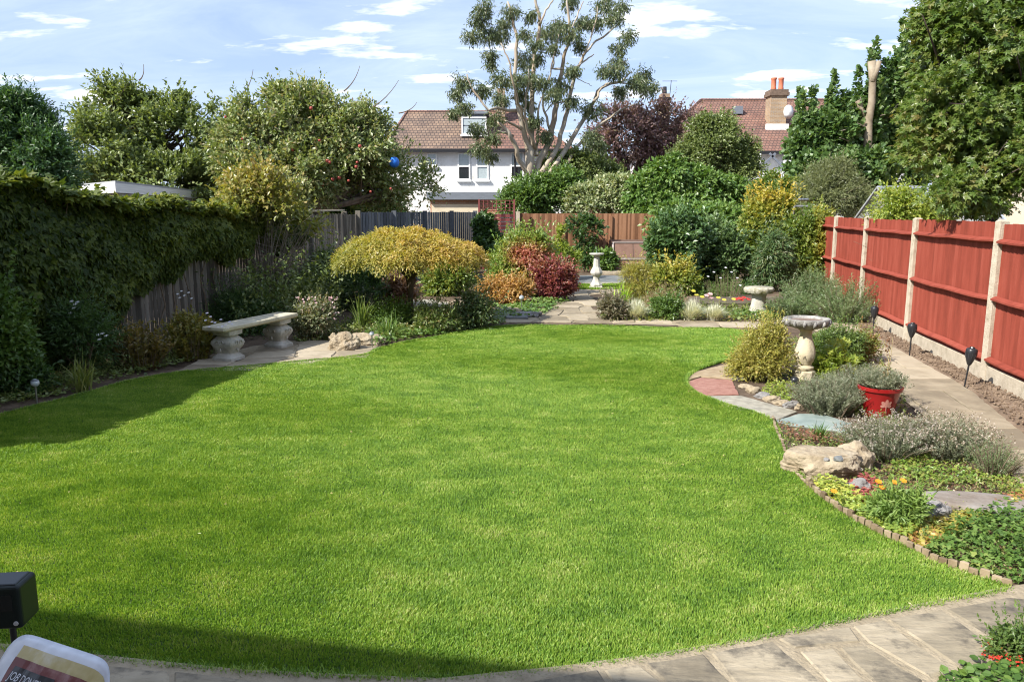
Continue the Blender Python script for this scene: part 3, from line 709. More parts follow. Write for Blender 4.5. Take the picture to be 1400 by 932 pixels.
window(wh, loc, fx(651), fx(668), fz(246), fz(209), D, lo=LGLASS)
window(wh, loc, fx(698), fx(716), fz(246), fz(208), D)
window(wh, loc, fx(584), fx(598), fz(227), fz(209), D, lo=LGLASS)
# dormer
dz0, dz1 = AT(700, 188, D + 1).z, AT(700, 160, D + 1).z; dx0, dx1 = AT(631, 170, D + 1).x, AT(660, 170, D + 1).x + .2
m = MB(); m.box(dx0 + .05, dx1 - .05, D + 1, D + 4, dz0, dz1 + .15); dm = lb(m, loc).build('dormer', LEAD, wh)
window(wh, loc, dx0, dx1, dz0 + .15, dz1, D + 1, up=LGLASS, lo=LGLASS, sash=False)
m = MB(); m.box(dx0 - .12, dx1 + .12, D + .85, D + 4, dz1 + .15, dz1 + .3); lb(m, loc).build('dormer_roof', LEAD, wh)
m = MB(); m.box(fx(678), fx(690), D + 2.6, D + 3.4, zr - 1.2, zr + 1.1); ch = lb(m, loc).build('chimney', BRICKS, wh)
# extension
DE = 38.0; ex = lambda px: AT(px, 270, DE).x; ez = lambda py: AT(700, py, DE).z
m = MB(); m.box(ex(588), ex(683), DE, D - .01, 0, ez(273)); lb(m, loc).build('extension_wall', BRICKO, wh)
m = MB(); m.box(ex(584), ex(688), DE - .3, D - .02, ez(273), ez(263)); lb(m, loc).build('extension_roof', LEAD, wh)
m = MB(); m.box(ex(590), ex(655), DE - .05, DE - .01, 0, ez(279)); lb(m, loc).build('extension_panel', CREAM, wh)
# --- middle house roof
D3 = 54.0; q = lambda px, py: AT(px, py, D3); loc = Vector((q(812, 200).x, D3, 0))
mh = empty('brown_gable_house', loc, 0, 'small brown roofed house with white verge glimpsed right of the eucalyptus', 'house')
a, b, c = q(768, 248), q(812, 201), q(862, 248)
m = MB(); m.hull([(a.x, D3, 0), (c.x, D3, 0), (c.x, D3, c.z), (b.x, D3, b.z), (a.x, D3, a.z)], [(a.x, D3 + 8, 0), (c.x, D3 + 8, 0), (c.x, D3 + 8, c.z), (b.x, D3 + 8, b.z), (a.x, D3 + 8, a.z)]); lb(m, loc).build('wall', TILER, mh)
m = MB()
for s, e in ((a, b), (c, b)): m.beam((s.x, D3 - .15, s.z), (e.x, D3 - .15, e.z), .2, .28)
lb(m, loc).build('verge_board', WPAINT, mh)
m = MB(); m.hull([(a.x - .3, D3 - .1, a.z - .1), (b.x, D3 - .1, b.z + .1), (b.x, D3 - .1, b.z + .25), (a.x - .4, D3 - .1, a.z + .1)], [(a.x - .3, D3 + 8, a.z - .1), (b.x, D3 + 8, b.z + .1), (b.x, D3 + 8, b.z + .25), (a.x - .4, D3 + 8, a.z + .1)]); lb(m, loc).build('roof', TILER, mh)
m = MB(); m.hull([(b.x, D3 - .1, b.z + .1), (c.x + .3, D3 - .1, c.z - .1), (c.x + .4, D3 - .1, c.z + .1), (b.x, D3 - .1, b.z + .25)], [(b.x, D3 + 8, b.z + .1), (c.x + .3, D3 + 8, c.z - .1), (c.x + .4, D3 + 8, c.z + .1), (b.x, D3 + 8, b.z + .25)]); lb(m, loc).build('roof', TILER, mh)
p0, p1 = q(904, 128), q(915, 170); m = MB(); m.box(p0.x, p1.x, D3, D3 + .9, 0, p0.z); lb(m, loc).build('chimney', BRICKS, mh)
m = MB(); m.box(p0.x - .08, p1.x + .08, D3 - .08, D3 + .98, p0.z - .5, p0.z - .25); m.lathe([(.17, 0), (.14, .5)], 10, 0, ((p0.x + p1.x) / 2, D3 + .45, p0.z)); m.tube([(p1.x, D3 + .3, p0.z - .6), (p1.x + .1, D3 + .3, p0.z + .9)], .02, 4); m.tube([(p1.x - .5, D3 + .3, p0.z + .85), (p1.x + .5, D3 + .3, p0.z + .85)], .015, 4)
lb(m, loc).build('chimney_pot', GUTTER, mh)
# --- right house
D2 = 46.0; q = lambda px, py, d=0: AT(px, py, D2 + d); loc = Vector((q(1060, 200).x, D2, 0))
rh = empty('red_roofed_house', loc, 0, 'white house with large red tiled roof, brick chimney and balcony railing', 'house')
ze = q(1060, 206).z; X0, X1 = q(880, 206).x, q(1250, 206).x; zr = q(1060, 137, 4.5).z; Rx0, Rx1 = q(958, 137, 4.5).x, q(1185, 137, 4.5).x
m = MB(); m.box(X0 + .4, X1 - .4, D2, D2 + 9, 0, ze); lb(m, loc).build('wall', RENDERW, rh)
A0 = (X0, D2 - .5, ze - .1); A2 = (X1, D2 - .5, ze - .1); C0 = (X0, D2 + 9.5, ze - .1); C2 = (X1, D2 + 9.5, ze - .1); R0 = (Rx0, D2 + 4.5, zr); R1 = (Rx1, D2 + 4.5, zr)
m = MB(); m.poly([A0, A2, R1, R0]); m.poly([C2, C0, R0, R1]); lb(m, loc).build('roof', TILER, rh)
m = MB(); m.poly([C0, A0, R0]); lb(m, loc).build('roof_hip', TILES, rh)
m = MB(); m.poly([A2, C2, R1]); lb(m, loc).build('roof_hip', TILES, rh)
m = MB(); m.tube([R0, R1], .1, 6); m.tube([A0, R0], .09, 5); lb(m, loc).build('ridge_tiles', TILER, rh)
m = MB(); m.box(X0, X1, D2 - .62, D2 - .5, ze - .24, ze - .06); lb(m, loc).build('gutter', GUTTER, rh)
cx0, cx1 = q(1054, 140, 1.6).x, q(1076, 140, 1.6).x; cz = q(1060, 131, 1.6).z; yc = D2 + 1.6
m = MB(); m.box(cx0, cx1, yc, yc + 1.0, ze + .2, cz); chm = lb(m, loc).build('chimney', BRICKS, rh)
m = MB(); m.box(cx0 - .1, cx1 + .1, yc - .1, yc + 1.1, cz, cz + .2); m.box(cx0 - .05, cx1 + .05, yc - .05, yc + 1.05, cz + .2, cz + .36); lb(m, loc).build('chimney_cap', rough_mat('dark_brick_cap', [(.1, .07, .05), (.2, .14, .1)], 8), chm)
POTR = plain('terracotta_pot', (.55, .17, .09), .7)
for k in (.28, .74):
    m = MB(); m.lathe([(.15, 0), (.17, .1), (.15, .2), (.15, .62), (.18, .66), (.18, .74), (.13, .74)], 12, 0, (cx0 + (cx1 - cx0) * k, yc + .5, cz + .36)); lb(m, loc).build('chimney_pot', POTR, chm, smooth=True)
m = MB(); m.box(cx0 - .25, cx1 + .15, yc - .1, yc + .0, q(1060, 172, 1.6).z - .25, q(1060, 172, 1.6).z + .1); lb(m, loc).build('chimney_flashing', RENDERW, chm)
dc = q(1078, 153, 1.2); m = MB(); m.lathe([(.02, .12), (.2, .07), (.38, 0), (.4, 0), (.2, .1), (.02, .16)], 20); m.v = [(a_ * .75, -c_, b_) for a_, b_, c_ in m.v]; m.v = [(a_ + dc.x, b_ + dc.y, c_ + dc.z) for a_, b_, c_ in m.v]; lb(m, loc).build('satellite_dish', WPAINT, rh, smooth=True)
vt = q(1008, 151, 3.2); m = MB(); m.box(vt.x - .25, vt.x + .25, vt.y - .35, vt.y + .2, vt.z - .25, vt.z + .22); lb(m, loc).build('roof_vent', LEAD, rh)
# balcony: rail, posts, eave brackets, glazed doors
m = MB(); bz0, bz1 = q(1050, 252).z, q(1050, 236).z; bx0, bx1 = q(1030, 240).x, q(1068, 240).x; yb = D2 - 1.3
m.box(bx0, bx1, yb, yb + .06, bz1 - .06, bz1); m.box(bx0, bx1, yb, yb + .06, bz0, bz0 + .06)
for i in range(13): x = bx0 + (bx1 - bx0) * i / 12; m.box(x - .02, x + .02, yb + .01, yb + .05, bz0 + .06, bz1 - .06)
lb(m, loc).build('balcony_railing', WPAINT, rh)
m = MB(); m.box(bx0 - .3, q(1090, 240).x, yb - .05, D2 - .01, bz0 - .25, bz0 - .02); lb(m, loc).build('balcony_floor', WPAINT, rh)
m = MB()
for px in (1028, 1062, 1069, 1082): x = q(px, 240).x; m.box(x - .06, x + .06, yb - .02, yb + .12, 0, ze - .25)
lb(m, loc).build('balcony_post', WPAINT, rh)
m = MB()
for px, s in ((1062, -1), (1069, 1), (1028, 1)): x = q(px, 240).x; m.beam((x, yb + .05, ze - 1.1), (x + s * .9, yb + .05, ze - .25), .09, .12)
lb(m, loc).build('eave_bracket', LEAD, rh)
window(rh, loc, q(1002, 240).x, q(1034, 240).x, q(1, 245).z, q(1, 215).z, D2, sash=False)
window(rh, loc, q(1086, 240).x, q(1110, 240).x, q(1, 245).z, q(1, 215).z, D2)
# --- cream house on the right, behind the acer
loc = Vector((15.2, 18, 0)); ch_ = empty('cream_house', loc, 0, 'cream rendered house wall behind the large acer at the right edge', 'house')
xa = 13.4
m = MB(); m.box(xa, xa + 9, 18, 25, 0, 5.3); lb(m, loc).build('wall', CREAM, ch_)
m = MB(); m.hull([(xa - .4, 17.6, 5.25), (xa + 9.4, 17.6, 5.25), (xa + 9.4, 25.4, 5.25), (xa - .4, 25.4, 5.25)], [(xa + 3, 21, 8), (xa + 6, 21, 8), (xa + 6, 22, 8), (xa + 3, 22, 8)]); lb(m, loc).build('roof', TILER, ch_)
wx = xa + 1; window(ch_, loc, wx, wx + 1.3, 3.0, 4.3, 18)
# --- garage on the left behind the creeper
a, b, c = AT(113, 250, 17.5), AT(160, 249, 15.6), AT(276, 264, 23.0); zt = b.z; loc = Vector((b.x, b.y, 0))
ga = empty('flat_roofed_garage', loc, 0, 'flat roofed garage with white fascia peeping over the creeper hedge', 'garage')
d_ = Vector((a.x + (c.x - b.x), a.y + (c.y - b.y)))
m = MB(); base = [(a.x, a.y), (b.x, b.y), (c.x, c.y), (d_.x, d_.y)]; m.hull([(*p, 0) for p in base], [(*p, zt - .22) for p in base]); lb(m, loc).build('wall', rough_mat('grey_pebbledash', [(.25, .23, .2), (.38, .36, .32)], 12), ga)
cen = sum((Vector(p) for p in base), Vector((0, 0))) / 4
ring = lambda k, z: [(cen.x + (p[0] - cen.x) * k, cen.y + (p[1] - cen.y) * k, z) for p in base]
m = MB(); m.hull(ring(1.05, zt - .21), ring(1.05, zt - .02)); lb(m, loc).build('fascia', WPAINT, ga)
m = MB(); m.hull(ring(1.04, zt - .017), ring(1.04, zt + .02)); lb(m, loc).build('roof', plain('felt_roof', (.35, .36, .37), .8), ga)
# --- the house the photo is taken from (throws the shade on the terrace)
loc = Vector((0, -2, 0)); oh = empty('rear_of_own_house', loc, 0, 'brick house standing behind the terrace, out of the picture', 'house')
SL = -.28; HO, HS = .072, .079
def hl(x): return -1.86 + SL * x + HO + HS * (x + 5.2)
m = MB(); m.hull([(-9.5, hl(-9.5), 0), (7, hl(7), 0), (9.2, hl(7) - 8, 0), (-7.3, hl(-9.5) - 8, 0)], [(-9.5, hl(-9.5), 5.35), (7, hl(7), 5.35), (9.2, hl(7) - 8, 5.35), (-7.3, hl(-9.5) - 8, 5.35)]); lb(m, loc).build('wall', BRICKS, oh)
m = MB(); m.hull([(-9.7, hl(-9.7) + .05, 5.36), (7.2, hl(7.2) + .05, 5.36), (9.3, hl(7) - 8.3, 5.36), (-7.4, hl(-9.5) - 8.3, 5.36)], [(-5, hl(-5) - 3.8, 7.9), (3, hl(3) - 3.8, 7.9), (3.2, hl(3) - 4.4, 7.9), (-4.8, hl(-5) - 4.4, 7.9)]); lb(m, loc).build('roof', TILER, oh)
# ================================================================== GARDEN OBJECTS
STONE = rough_mat('cast_stone', [(.26, .245, .20), (.42, .40, .34), (.54, .52, .46)], 6, 10, .9, .4, 35, spots=((.20, .19, .15), 5, .56, .74))
STONEY = rough_mat('cast_stone_cream', [(.36, .31, .2), (.48, .42, .29), (.56, .5, .37)], 5, 8, .9, .3, 35, spots=((.36, .32, .24), 7, .6, .8))
STONEW = rough_mat('cast_stone_white', [(.36, .34, .29), (.48, .46, .4), (.56, .54, .48)], 6, 8, .9, .3, 35, spots=((.36, .35, .3), 7, .6, .8))
STONEG = rough_mat('cast_stone_lichen', [(.14, .13, .12), (.27, .26, .24), (.44, .42, .38)], 9, 12, .92, .7, 45, spots=((.14, .13, .11), 11, .52, .66))
BLACKP = plain('black_plastic', (.02, .021, .024), .32)
# --- bench
A = G(313, 493); B = G(381, 475); d = (B - A); d.z = 0; L = d.length; ang = math.atan2(d.y, d.x); mid = (A + B) / 2
bench = empty('stone_bench', (mid.x, mid.y, .024), ang, 'pale stone garden bench on two carved baluster legs before the grey fence', 'bench')
m = MB(); hl_, hw = L / 2 + .27, .19
prof = [(0, .405, -.03), (0, .418, -.012), (0, .43, 0), (0, .462, 0), (0, .47, -.008)]
def rr(hx, hy, z, r=.02): return [(hx - r, -hy, z), (hx, -hy + r, z), (hx, hy - r, z), (hx - r, hy, z), (-hx + r, hy, z), (-hx, hy - r, z), (-hx, -hy + r, z), (-hx + r, -hy, z)]
m.loft([rr(hl_ + o_, hw + o_, z) for _, z, o_ in prof]); m.build('seat', rough_mat('bench_seat_stone', [(.30, .27, .19), (.46, .42, .31), (.56, .52, .4)], 4, 10, .85, .3, 30), bench)
for s in (-1, 1):
    m = MB(); cx_ = s * L / 2
    pr = [(.165, 0), (.165, .035), (.135, .06), (.105, .09), (.12, .13), (.155, .18), (.172, .225), (.16, .265), (.125, .30), (.105, .325), (.11, .335), (.15, .345), (.155, .405)]
    rings = []
    for r, z in pr:
        ring = []
        for i in range(24):
            a = 2 * math.pi * i / 24; c_, s_ = math.cos(a), math.sin(a); e = 6.5
            k = 1 / (abs(c_) ** e + abs(s_) ** e) ** (1 / e); ring.append((cx_ + r * k * c_ * .95, r * k * s_ * 1.05, z))
        rings.append(ring)
    m.loft(rings); leg = smooth_angle(m.build('leg', STONE, bench), 45)
    # raised scroll carving on the faces
    m = MB()
    for (nx_, ny_) in ((0, -1), (1, 0), (-1, 0)):
        for q in (-1, 1):
            pts = []
            for t in range(12):
                a = t / 11 * 4.6; rr_ = .036 * (1 - t / 15); u = q * (.034 + rr_ * math.cos(a) * .9); w = .215 + rr_ * math.sin(a) * 1.3 + .02
                off = .163 + .010 * math.cos((w - .225) * 14) - .0 * abs(u)
                pts.append((cx_ + (u if nx_ == 0 else nx_ * off * .96), (ny_ * off * 1.06 if nx_ == 0 else u), w))
            m.tube(pts, [.008 - .0003 * t for t in range(12)], 5)
        pts = [((cx_ + 0 if nx_ == 0 else cx_ + nx_ * .15), (ny_ * .155 if nx_ == 0 else 0), z) for z in (.11, .14, .17)]
        m.tube(pts, [.006, .016, .004], 5)
    m.build('carving', STONE, leg, smooth=True)
# --- birdbath
p = G(1098, 519); bb = empty('birdbath', (p.x, p.y, 0), 0, 'cream baluster birdbath with grey scalloped bowl in the right-hand bed', 'birdbath')
m = MB(); m.lathe([(.135, 0), (.135, .11), (.125, .125)], 8, R(22.5)); m.build('plinth', STONEY, bb, bevel=.006)
fl = lambda a, z: 1 + (.035 * abs(math.cos(4 * a)) if .22 < z < .52 else 0)
m = MB(); m.lathe([(.10, .126), (.112, .14), (.112, .165), (.095, .175), (.08, .19), (.088, .20), (.088, .21), (.105, .24), (.118, .29), (.119, .34), (.108, .40), (.088, .46), (.07, .52), (.062, .56), (.07, .6), (.1, .62)], 48, 0, mod=fl)
smooth_angle(m.build('pedestal', STONEY, bb), 50)
sc = lambda a, z: 1 + (.03 * abs(math.cos(7 * a)) + .012 * math.sin(21 * a) if z > .655 else 0)
m = MB(); m.lathe([(.09, .62), (.15, .635), (.215, .665), (.25, .70), (.262, .735), (.255, .75), (.235, .752), (.21, .742), (.195, .715), (.10, .70), (.01, .698)], 84, 0, mod=sc)
bowl = smooth_angle(m.build('bowl', STONEG, bb), 55)
m = MB(); m.lathe([(.198, .722), (.01, .7225)], 40); m.build('water', plain('dry_silt', (.17, .10, .06), .35), bowl)
m = MB()
for i in range(14):
    a = 2 * math.pi * (i + .5) / 14; c_, s_ = math.cos(a), math.sin(a)
    m.tube([(c_ * .19, s_ * .19, .655), (c_ * .245, s_ * .245, .675), (c_ * .268, s_ * .268, .712), (c_ * .262, s_ * .262, .735)], [.006, .016, .02, .008], 6)
m.build('scallop_relief', STONEG, bowl, smooth=True)
# --- stone pedestal table
p = G(1036, 431); pt = empty('stone_pedestal_table', (p.x, p.y, 0), 0, 'grey stone pedestal with mossy round top by the raised bed', 'pedestal')
m = MB(); m.lathe([(.20, 0), (.195, .03), (.165, .12), (.14, .22), (.13, .33), (.14, .40), (.16, .43)], 22, 0, mod=lambda a, z: 1 + .03 * math.sin(5 * a + z * 9)); smooth_angle(m.build('column', STONE, pt), 50)
m = MB(); m.lathe([(.17, .43), (.26, .445), (.28, .48), (.285, .53), (.26, .555), (.02, .56)], 60, 0, mod=lambda a, z: 1 + .02 * math.sin(13 * a) + .015 * math.sin(29 * a + 2) + .02 * math.sin(5 * a)); smooth_angle(m.build('top', rough_mat('mossy_stone', [(.2, .19, .14), (.38, .36, .28), (.5, .48, .4)], 12, 12, .95, .8, 40, spots=((.16, .15, .06), 9, .5, .62)), pt), 50)
# --- sundial
p = G(815, 395); sdl = empty('sundial_pedestal', (p.x, p.y, .02), 0, 'slim white octagonal sundial pedestal standing on the garden path', 'sundial')
m = MB(); m.lathe([(.27, 0), (.27, .035), (.24, .045)], 4, R(45)); m.lathe([(.20, .045), (.20, .075)], 4, R(45)); m.build('base', STONEW, sdl)
m = MB(); m.lathe([(.165, .075), (.17, .10), (.12, .17), (.085, .24), (.085, .30), (.14, .35), (.165, .39), (.165, .43), (.13, .50), (.095, .56), (.075, .80), (.075, .82), (.1, .85), (.1, .86)], 8, R(22.5)); m.build('column', STONEW, sdl)
m = MB(); m.lathe([(.14, .86), (.19, .88), (.195, .905), (.18, .91)], 24); dt = m.build('top', STONEW, sdl)
m = MB(); m.hull([(-.003, -.08, .912), (.003, -.08, .912), (.003, .06, .912), (-.003, .06, .912)], [(-.003, .055, .97), (.003, .055, .97), (.003, .06, .97), (-.003, .06, .97)]); m.build('gnomon', plain('verdigris', (.2, .3, .25), .5), dt)
# --- red pot
p = G(1200, 570); RP = G(1200, 573)
pot = empty('red_plant_pot', (p.x, p.y, .0), 0, 'shiny red glazed pot with pale leaf print holding lavender', 'plant pot')
GL = rough_mat('red_glaze', [(.22, .010, .011), (.30, .014, .014)], 4, 3, .16, 0, spec=.6)
m = MB(); m.lathe([(.11, 0), (.125, .01), (.135, .05), (.165, .18), (.188, .275), (.19, .28), (.207, .285), (.208, .315), (.198, .32), (.185, .31), (.175, .26), (.12, .255), (.01, .255)], 48); smooth_angle(m.build('pot_body', GL, pot), 35)
m = MB(); m.lathe([(.175, .27), (.01, .275)], 20); m.build('compost', SOIL, pot)
m = MB(); pa = math.atan2(-p.y, -p.x) + .42
def onpot(u, w, e=.002): 
    r = .135 + (w - .05) * .24 + e; a = pa + u / r; return (r * math.cos(a), r * math.sin(a), w)
for k, (aa, ln) in enumerate(((90, .05), (45, .047), (135, .047), (0, .038), (180, .038))):
    ca, sa = math.cos(R(aa)), math.sin(R(aa)); cu, cw = ca * ln * .85, .15 + sa * ln * .85
    m.poly([onpot(cu + ca * ln * .55 * math.cos(t) - sa * .016 * math.sin(t), cw + sa * ln * .55 * math.cos(t) + ca * .016 * math.sin(t)) for t in [2 * math.pi * i / 12 for i in range(12)]][::1])
m.poly([onpot(.016 * math.cos(t), .15 + .016 * math.sin(t), .0025) for t in [2 * math.pi * i / 12 for i in range(12)]])
m.tube([onpot(0, .15), onpot(.004, .11), onpot(.012, .08)], .004, 5)
m.build('leaf_print', plain('pale_print', (.48, .22, .18), .4), pot)
# --- torch lights along the fence
def torch(px, py, tilt, label):
    q = G(px, py); r = empty('torch_light', (q.x, q.y, .02), 0, label, 'garden light', 'black torch lights along the red fence'); r.rotation_euler = (0, R(tilt), 0)
    m = MB(); m.lathe([(.004, -.02), (.0085, .02), (.010, .25), (.012, .30)], 10); m.build('stake', BLACKP, r, smooth=True)
    m = MB(); m.lathe([(.012, .26), (.024, .275), (.048, .34), (.062, .40), (.060, .44), (.050, .455), (.012, .462)], 20); hd = m.build('lamp_head', BLACKP, r, smooth=True)
    m = MB(); m.lathe([(.03, .461), (.026, .472), (.003, .476)], 12); m.build('cap', BLACKP, hd)
    m = MB()
    for i in range(10):
        a = 2 * math.pi * i / 10; m.beam((.051 * math.cos(a), .051 * math.sin(a), .345), (.0625 * math.cos(a), .0625 * math.sin(a), .40), .004, .003)
    m.build('lattice', plain('smoked_plastic', (.05, .05, .055), .3), hd)
torch(1318, 532, 6, 'black torch light on a leaning stake, nearest of the row by the red fence')
torch(1243, 489, 1, 'black torch light in the soil strip, middle one before the red fence')
torch(1193, 459, 0, 'black torch light by the red fence, the farthest beside the rosemary')
# --- small solar globe lights
def globe(px, py, h, rad, label):
    q = G(px, py); r = empty('globe_light', (q.x, q.y, 0), 0, label, 'garden light', 'small glass globe lights on stakes')
    m = MB(); m.tube([(0, 0, -.02), (0, 0, h)], .009, 8); m.build('stake', plain('steel', (.4, .4, .4), .35, .9), r)
    m = MB(); m.lathe([(.003, -rad)] + [(rad * math.cos(t), rad * math.sin(t)) for t in [R(-70 + 20 * i) for i in range(8)]] + [(.003, rad)], 18, 0, (0, 0, h + rad * .8)); m.build('globe', plain('glass_globe', (.45, .5, .52), .08, 0, .8), r, smooth=True)
    m = MB(); m.lathe([(rad * .8, 0), (rad * .95, .006), (rad * .5, .02)], 16, 0, (0, 0, h + rad * 1.25)); m.build('cap', plain('dull_cap', (.12, .13, .14), .3), r)
globe(51, 553, .20, .042, 'glass globe light on a steel stake at the left end of the lawn edge')
globe(509, 477, .20, .034, 'globe light on a thin stake just right of the tufa rocks')
globe(217, 503, .10, .036, 'globe light low among the yellowing stems left of the bench')
globe(713, 424, .22, .05, 'globe light before the maroon shrub beside the path')
globe(547, 430, .16, .04, 'globe light in the foliage just left of the orange maple trunk')
# --- small spot light by the birdbath
q = G(1086, 527); sp = empty('spotlight', (q.x, q.y, 0), R(-20), 'small black spotlight on the ground at the foot of the birdbath', 'garden light')
m = MB(); m.lathe([(.032, 0), (.045, .02), (.05, .07), (.04, .085), (.02, .09)], 20); m.v = [(a_, c_ * 1.0 - .045, b_ + .06) for a_, b_, c_ in m.v]; m.build('lamp_head', BLACKP, sp, smooth=True)
m = MB(); m.tube([(0, 0, 0), (0, 0, .05)], .012, 8); m.build('stake', BLACKP, sp)
# --- log edging
EDW = rough_mat('edging_wood', [(.14, .10, .06), (.25, .19, .12), (.34, .27, .18)], 6, 8, .9, .5, 30, attr=.35, stretch=(1, 1, .4))
path_px = [(1056, 573), (1060, 590), (1068, 607), (1082, 642), (1100, 663), (1122, 683), (1146, 700), (1172, 717), (1206, 735), (1240, 751), (1272, 768), (1300, 779), (1340, 793), (1378, 805)]
pp = [G(*q).xy for q in path_px]; m = MB(); carry = 0
for i in range(len(pp) - 1):
    a, b = Vector(pp[i]), Vector(pp[i + 1]); L_ = (b - a).length; t = carry
    while t < L_:
        p = a.lerp(b, t / L_); d = (b - a).normalized(); nn = Vector((-d.y, d.x)); w = .025; th = .016; h = .064 + random.uniform(-.012, .01); m.cur = random.random(); tl = random.uniform(-.006, .006)
        cs = [p - d * w - nn * th * .4, p + d * w - nn * th * .4, p + d * w * .75 + nn * th, p - d * w * .75 + nn * th]
        if i < 4: h *= .6
        m.loft([[(c.x, c.y, -.01) for c in cs], [(c.x + tl, c.y, h) for c in cs]]); t += .055
    carry = t - L_
eo = m.build('log_edging', EDW, bevel=.003); tag(eo, 'low roll of short timber stakes edging the right-hand bed', 'edging')
# --- rocks
def rock(name, label, c, rx, ry, rz, mat, seed, rz_=0, cat='rock', group=None, flat=None, amp=.28, sub=4, fr=1.3):
    bm = bmesh.new(); bmesh.ops.create_icosphere(bm, subdivisions=sub, radius=1)
    for v in bm.verts:
        p = v.co.copy(); n = mnoise.fractal(p * fr + Vector((seed * 3.1, seed, 0)), .95, 2.1, 6) + .2 * abs(mnoise.noise(p * 3.3 + Vector((seed, 0, 0)))); cr = mnoise.cell(p * 1.7 + Vector((seed, 0, 0))) * .06
        p *= 1 + amp * n + cr
        if flat and p.z > flat: p.z = flat + (p.z - flat) * .15
        if p.z < -.35: p.z = -.35
        v.co = Vector((p.x * rx, p.y * ry, (p.z + .35) * rz))
    me = bpy.data.meshes.new(name); bm.to_mesh(me); bm.free()
    for f in me.polygons: f.use_smooth = False
    me.materials.append(mat); o = bpy.data.objects.new(name, me); COL.objects.link(o); o.location = c; o.rotation_euler.z = rz_
    return tag(o, label, cat, group)
ROCKT = rough_mat('tufa_rock', [(.20, .15, .095), (.33, .27, .185), (.44, .38, .28)], 5, 12, .95, 1.0, 22, spots=((.16, .12, .09), 8, .55, .7))
ROCKG = rough_mat('grey_rock', [(.12, .115, .11), (.23, .22, .21), (.42, .41, .39)], 7, 12, .9, .9, 26, spots=((.12, .11, .10), 9, .52, .64))
ROCKS = rough_mat('slab_rock', [(.15, .115, .085), (.23, .2, .17), (.28, .275, .27)], 3, 12, .85, .6, 16)
q = G(1134, 655); rock('boulder', 'large cream tufa boulder with a pitted face at the lawn edge', (q.x, q.y + .16, 0), .29, .18, .19, ROCKT, 3, R(-8), flat=.55, sub=5, amp=.2, fr=1.2)
q = G(1183, 650); rock('boulder', 'smaller brownish tufa rock leaning on the right end of the large boulder', (q.x - .02, q.y + .2, 0), .17, .15, .14, ROCKT, 5, .4)
q = G(1146, 628, .2); rock('stone', 'small dark grey stone resting on top of the cream boulder', (q.x, q.y, .19), .035, .03, .03, SLATE, 9, 0, 'stone', sub=2)
q = G(1130, 628, .2); rock('stone', 'tiny pale stone resting on the cream boulder beside the dark one', (q.x, q.y, .19), .022, .02, .02, ROCKG, 10, 0, 'stone', sub=2)
q = G(1284, 712); rock('marbled_rock', 'black and white marbled rock right of the orange marigolds', (q.x, q.y + .06, 0), .10, .08, .08, ROCKG, 11)
q = G(1350, 705); rock('slab_rock', 'flat blue-brown slab of rock in the right-hand bed', (q.x + .04, q.y + .1, 0), .38, .17, .1, ROCKS, 14, R(-14), flat=.3, amp=.16)
q = G(1196, 690); rock('stone', 'pale grey stone behind the orange marigold stems', (q.x, q.y + .25, 0), .08, .06, .07, ROCKG, 15, 0, 'stone')
q = G(470, 480); rock('tufa_rock', 'hollow tan tufa rock at the edge of the bench paving', (q.x, q.y + .1, 0), .22, .15, .17, ROCKT, 21, .2, amp=.3, sub=5, fr=1.6)
q = G(497, 475); rock('tufa_rock', 'long grey-brown rock behind the hollow tufa one', (q.x - .02, q.y + .3, 0), .28, .13, .12, ROCKT, 22, -.1, amp=.35)
q = G(455, 470); rock('tufa_rock', 'small pale tufa lump left of the hollow rock', (q.x, q.y + .18, 0), .1, .09, .1, ROCKT, 24, .6, amp=.35)
for k, (px, py, s, lab) in enumerate([(633, 421, .28, 'white rounded rock at the far side of the gravel clearing'), (668, 432, .3, 'flat stone left of the little garden pond edge'), (702, 431, .26, 'stone in the middle of the low rockery row'), (722, 436, .24, 'knobbly grey stone at the right end of the rockery by the path')]):
    q = G(px, py); rock('rockery_stone', lab, (q.x, q.y + .2, 0), s, s * .6, s * .55, ROCKT if k != 3 else ROCKG, 30 + k, k, flat=.4)
mb_ = MB(); slab(mb_, None, .07, .06, .02, wpts=[tuple(G(655, 437).xy), tuple(G(722, 438).xy), tuple(G(716, 428).xy), tuple(G(660, 426).xy)]); o = mb_.build('rockery_ledge', SLATE); tag(o, 'dark flat slate ledge in the low rockery at the lawn end', 'slab')
for k, (px, py) in enumerate([(1008, 520), (1016, 531), (1026, 537), (1040, 544), (1052, 549), (1066, 553), (1080, 557), (1096, 560), (1003, 508)]):
    q = G(px, py); rock('edging_stone', 'small rough stone edging the bed in front of the golden shrub and birdbath', (q.x + .03, q.y + .02, 0), random.uniform(.07, .11), .045, random.uniform(.035, .06), ROCKT if k % 3 else ROCKG, 50 + k, R(-20) + k * .1, group='rough edging stones before the birdbath', sub=3)
q = G(1112, 560); m = MB(); m.tube([(0, 0, .02), (.07, .05, .07), (.12, .1, .12), (.19, .12, .14)], [.012, .022, .016, .005], 6); m.tube([(.07, .05, .07), (.1, .0, .1)], [.014, .004], 5); o = m.build('driftwood', rough_mat('bleached_wood', [(.4, .35, .27), (.55, .5, .42)], 8)); o.location = q + Vector((.02, .05, .02)); tag(o, 'bleached bit of driftwood on the ground before the lavender', 'driftwood')
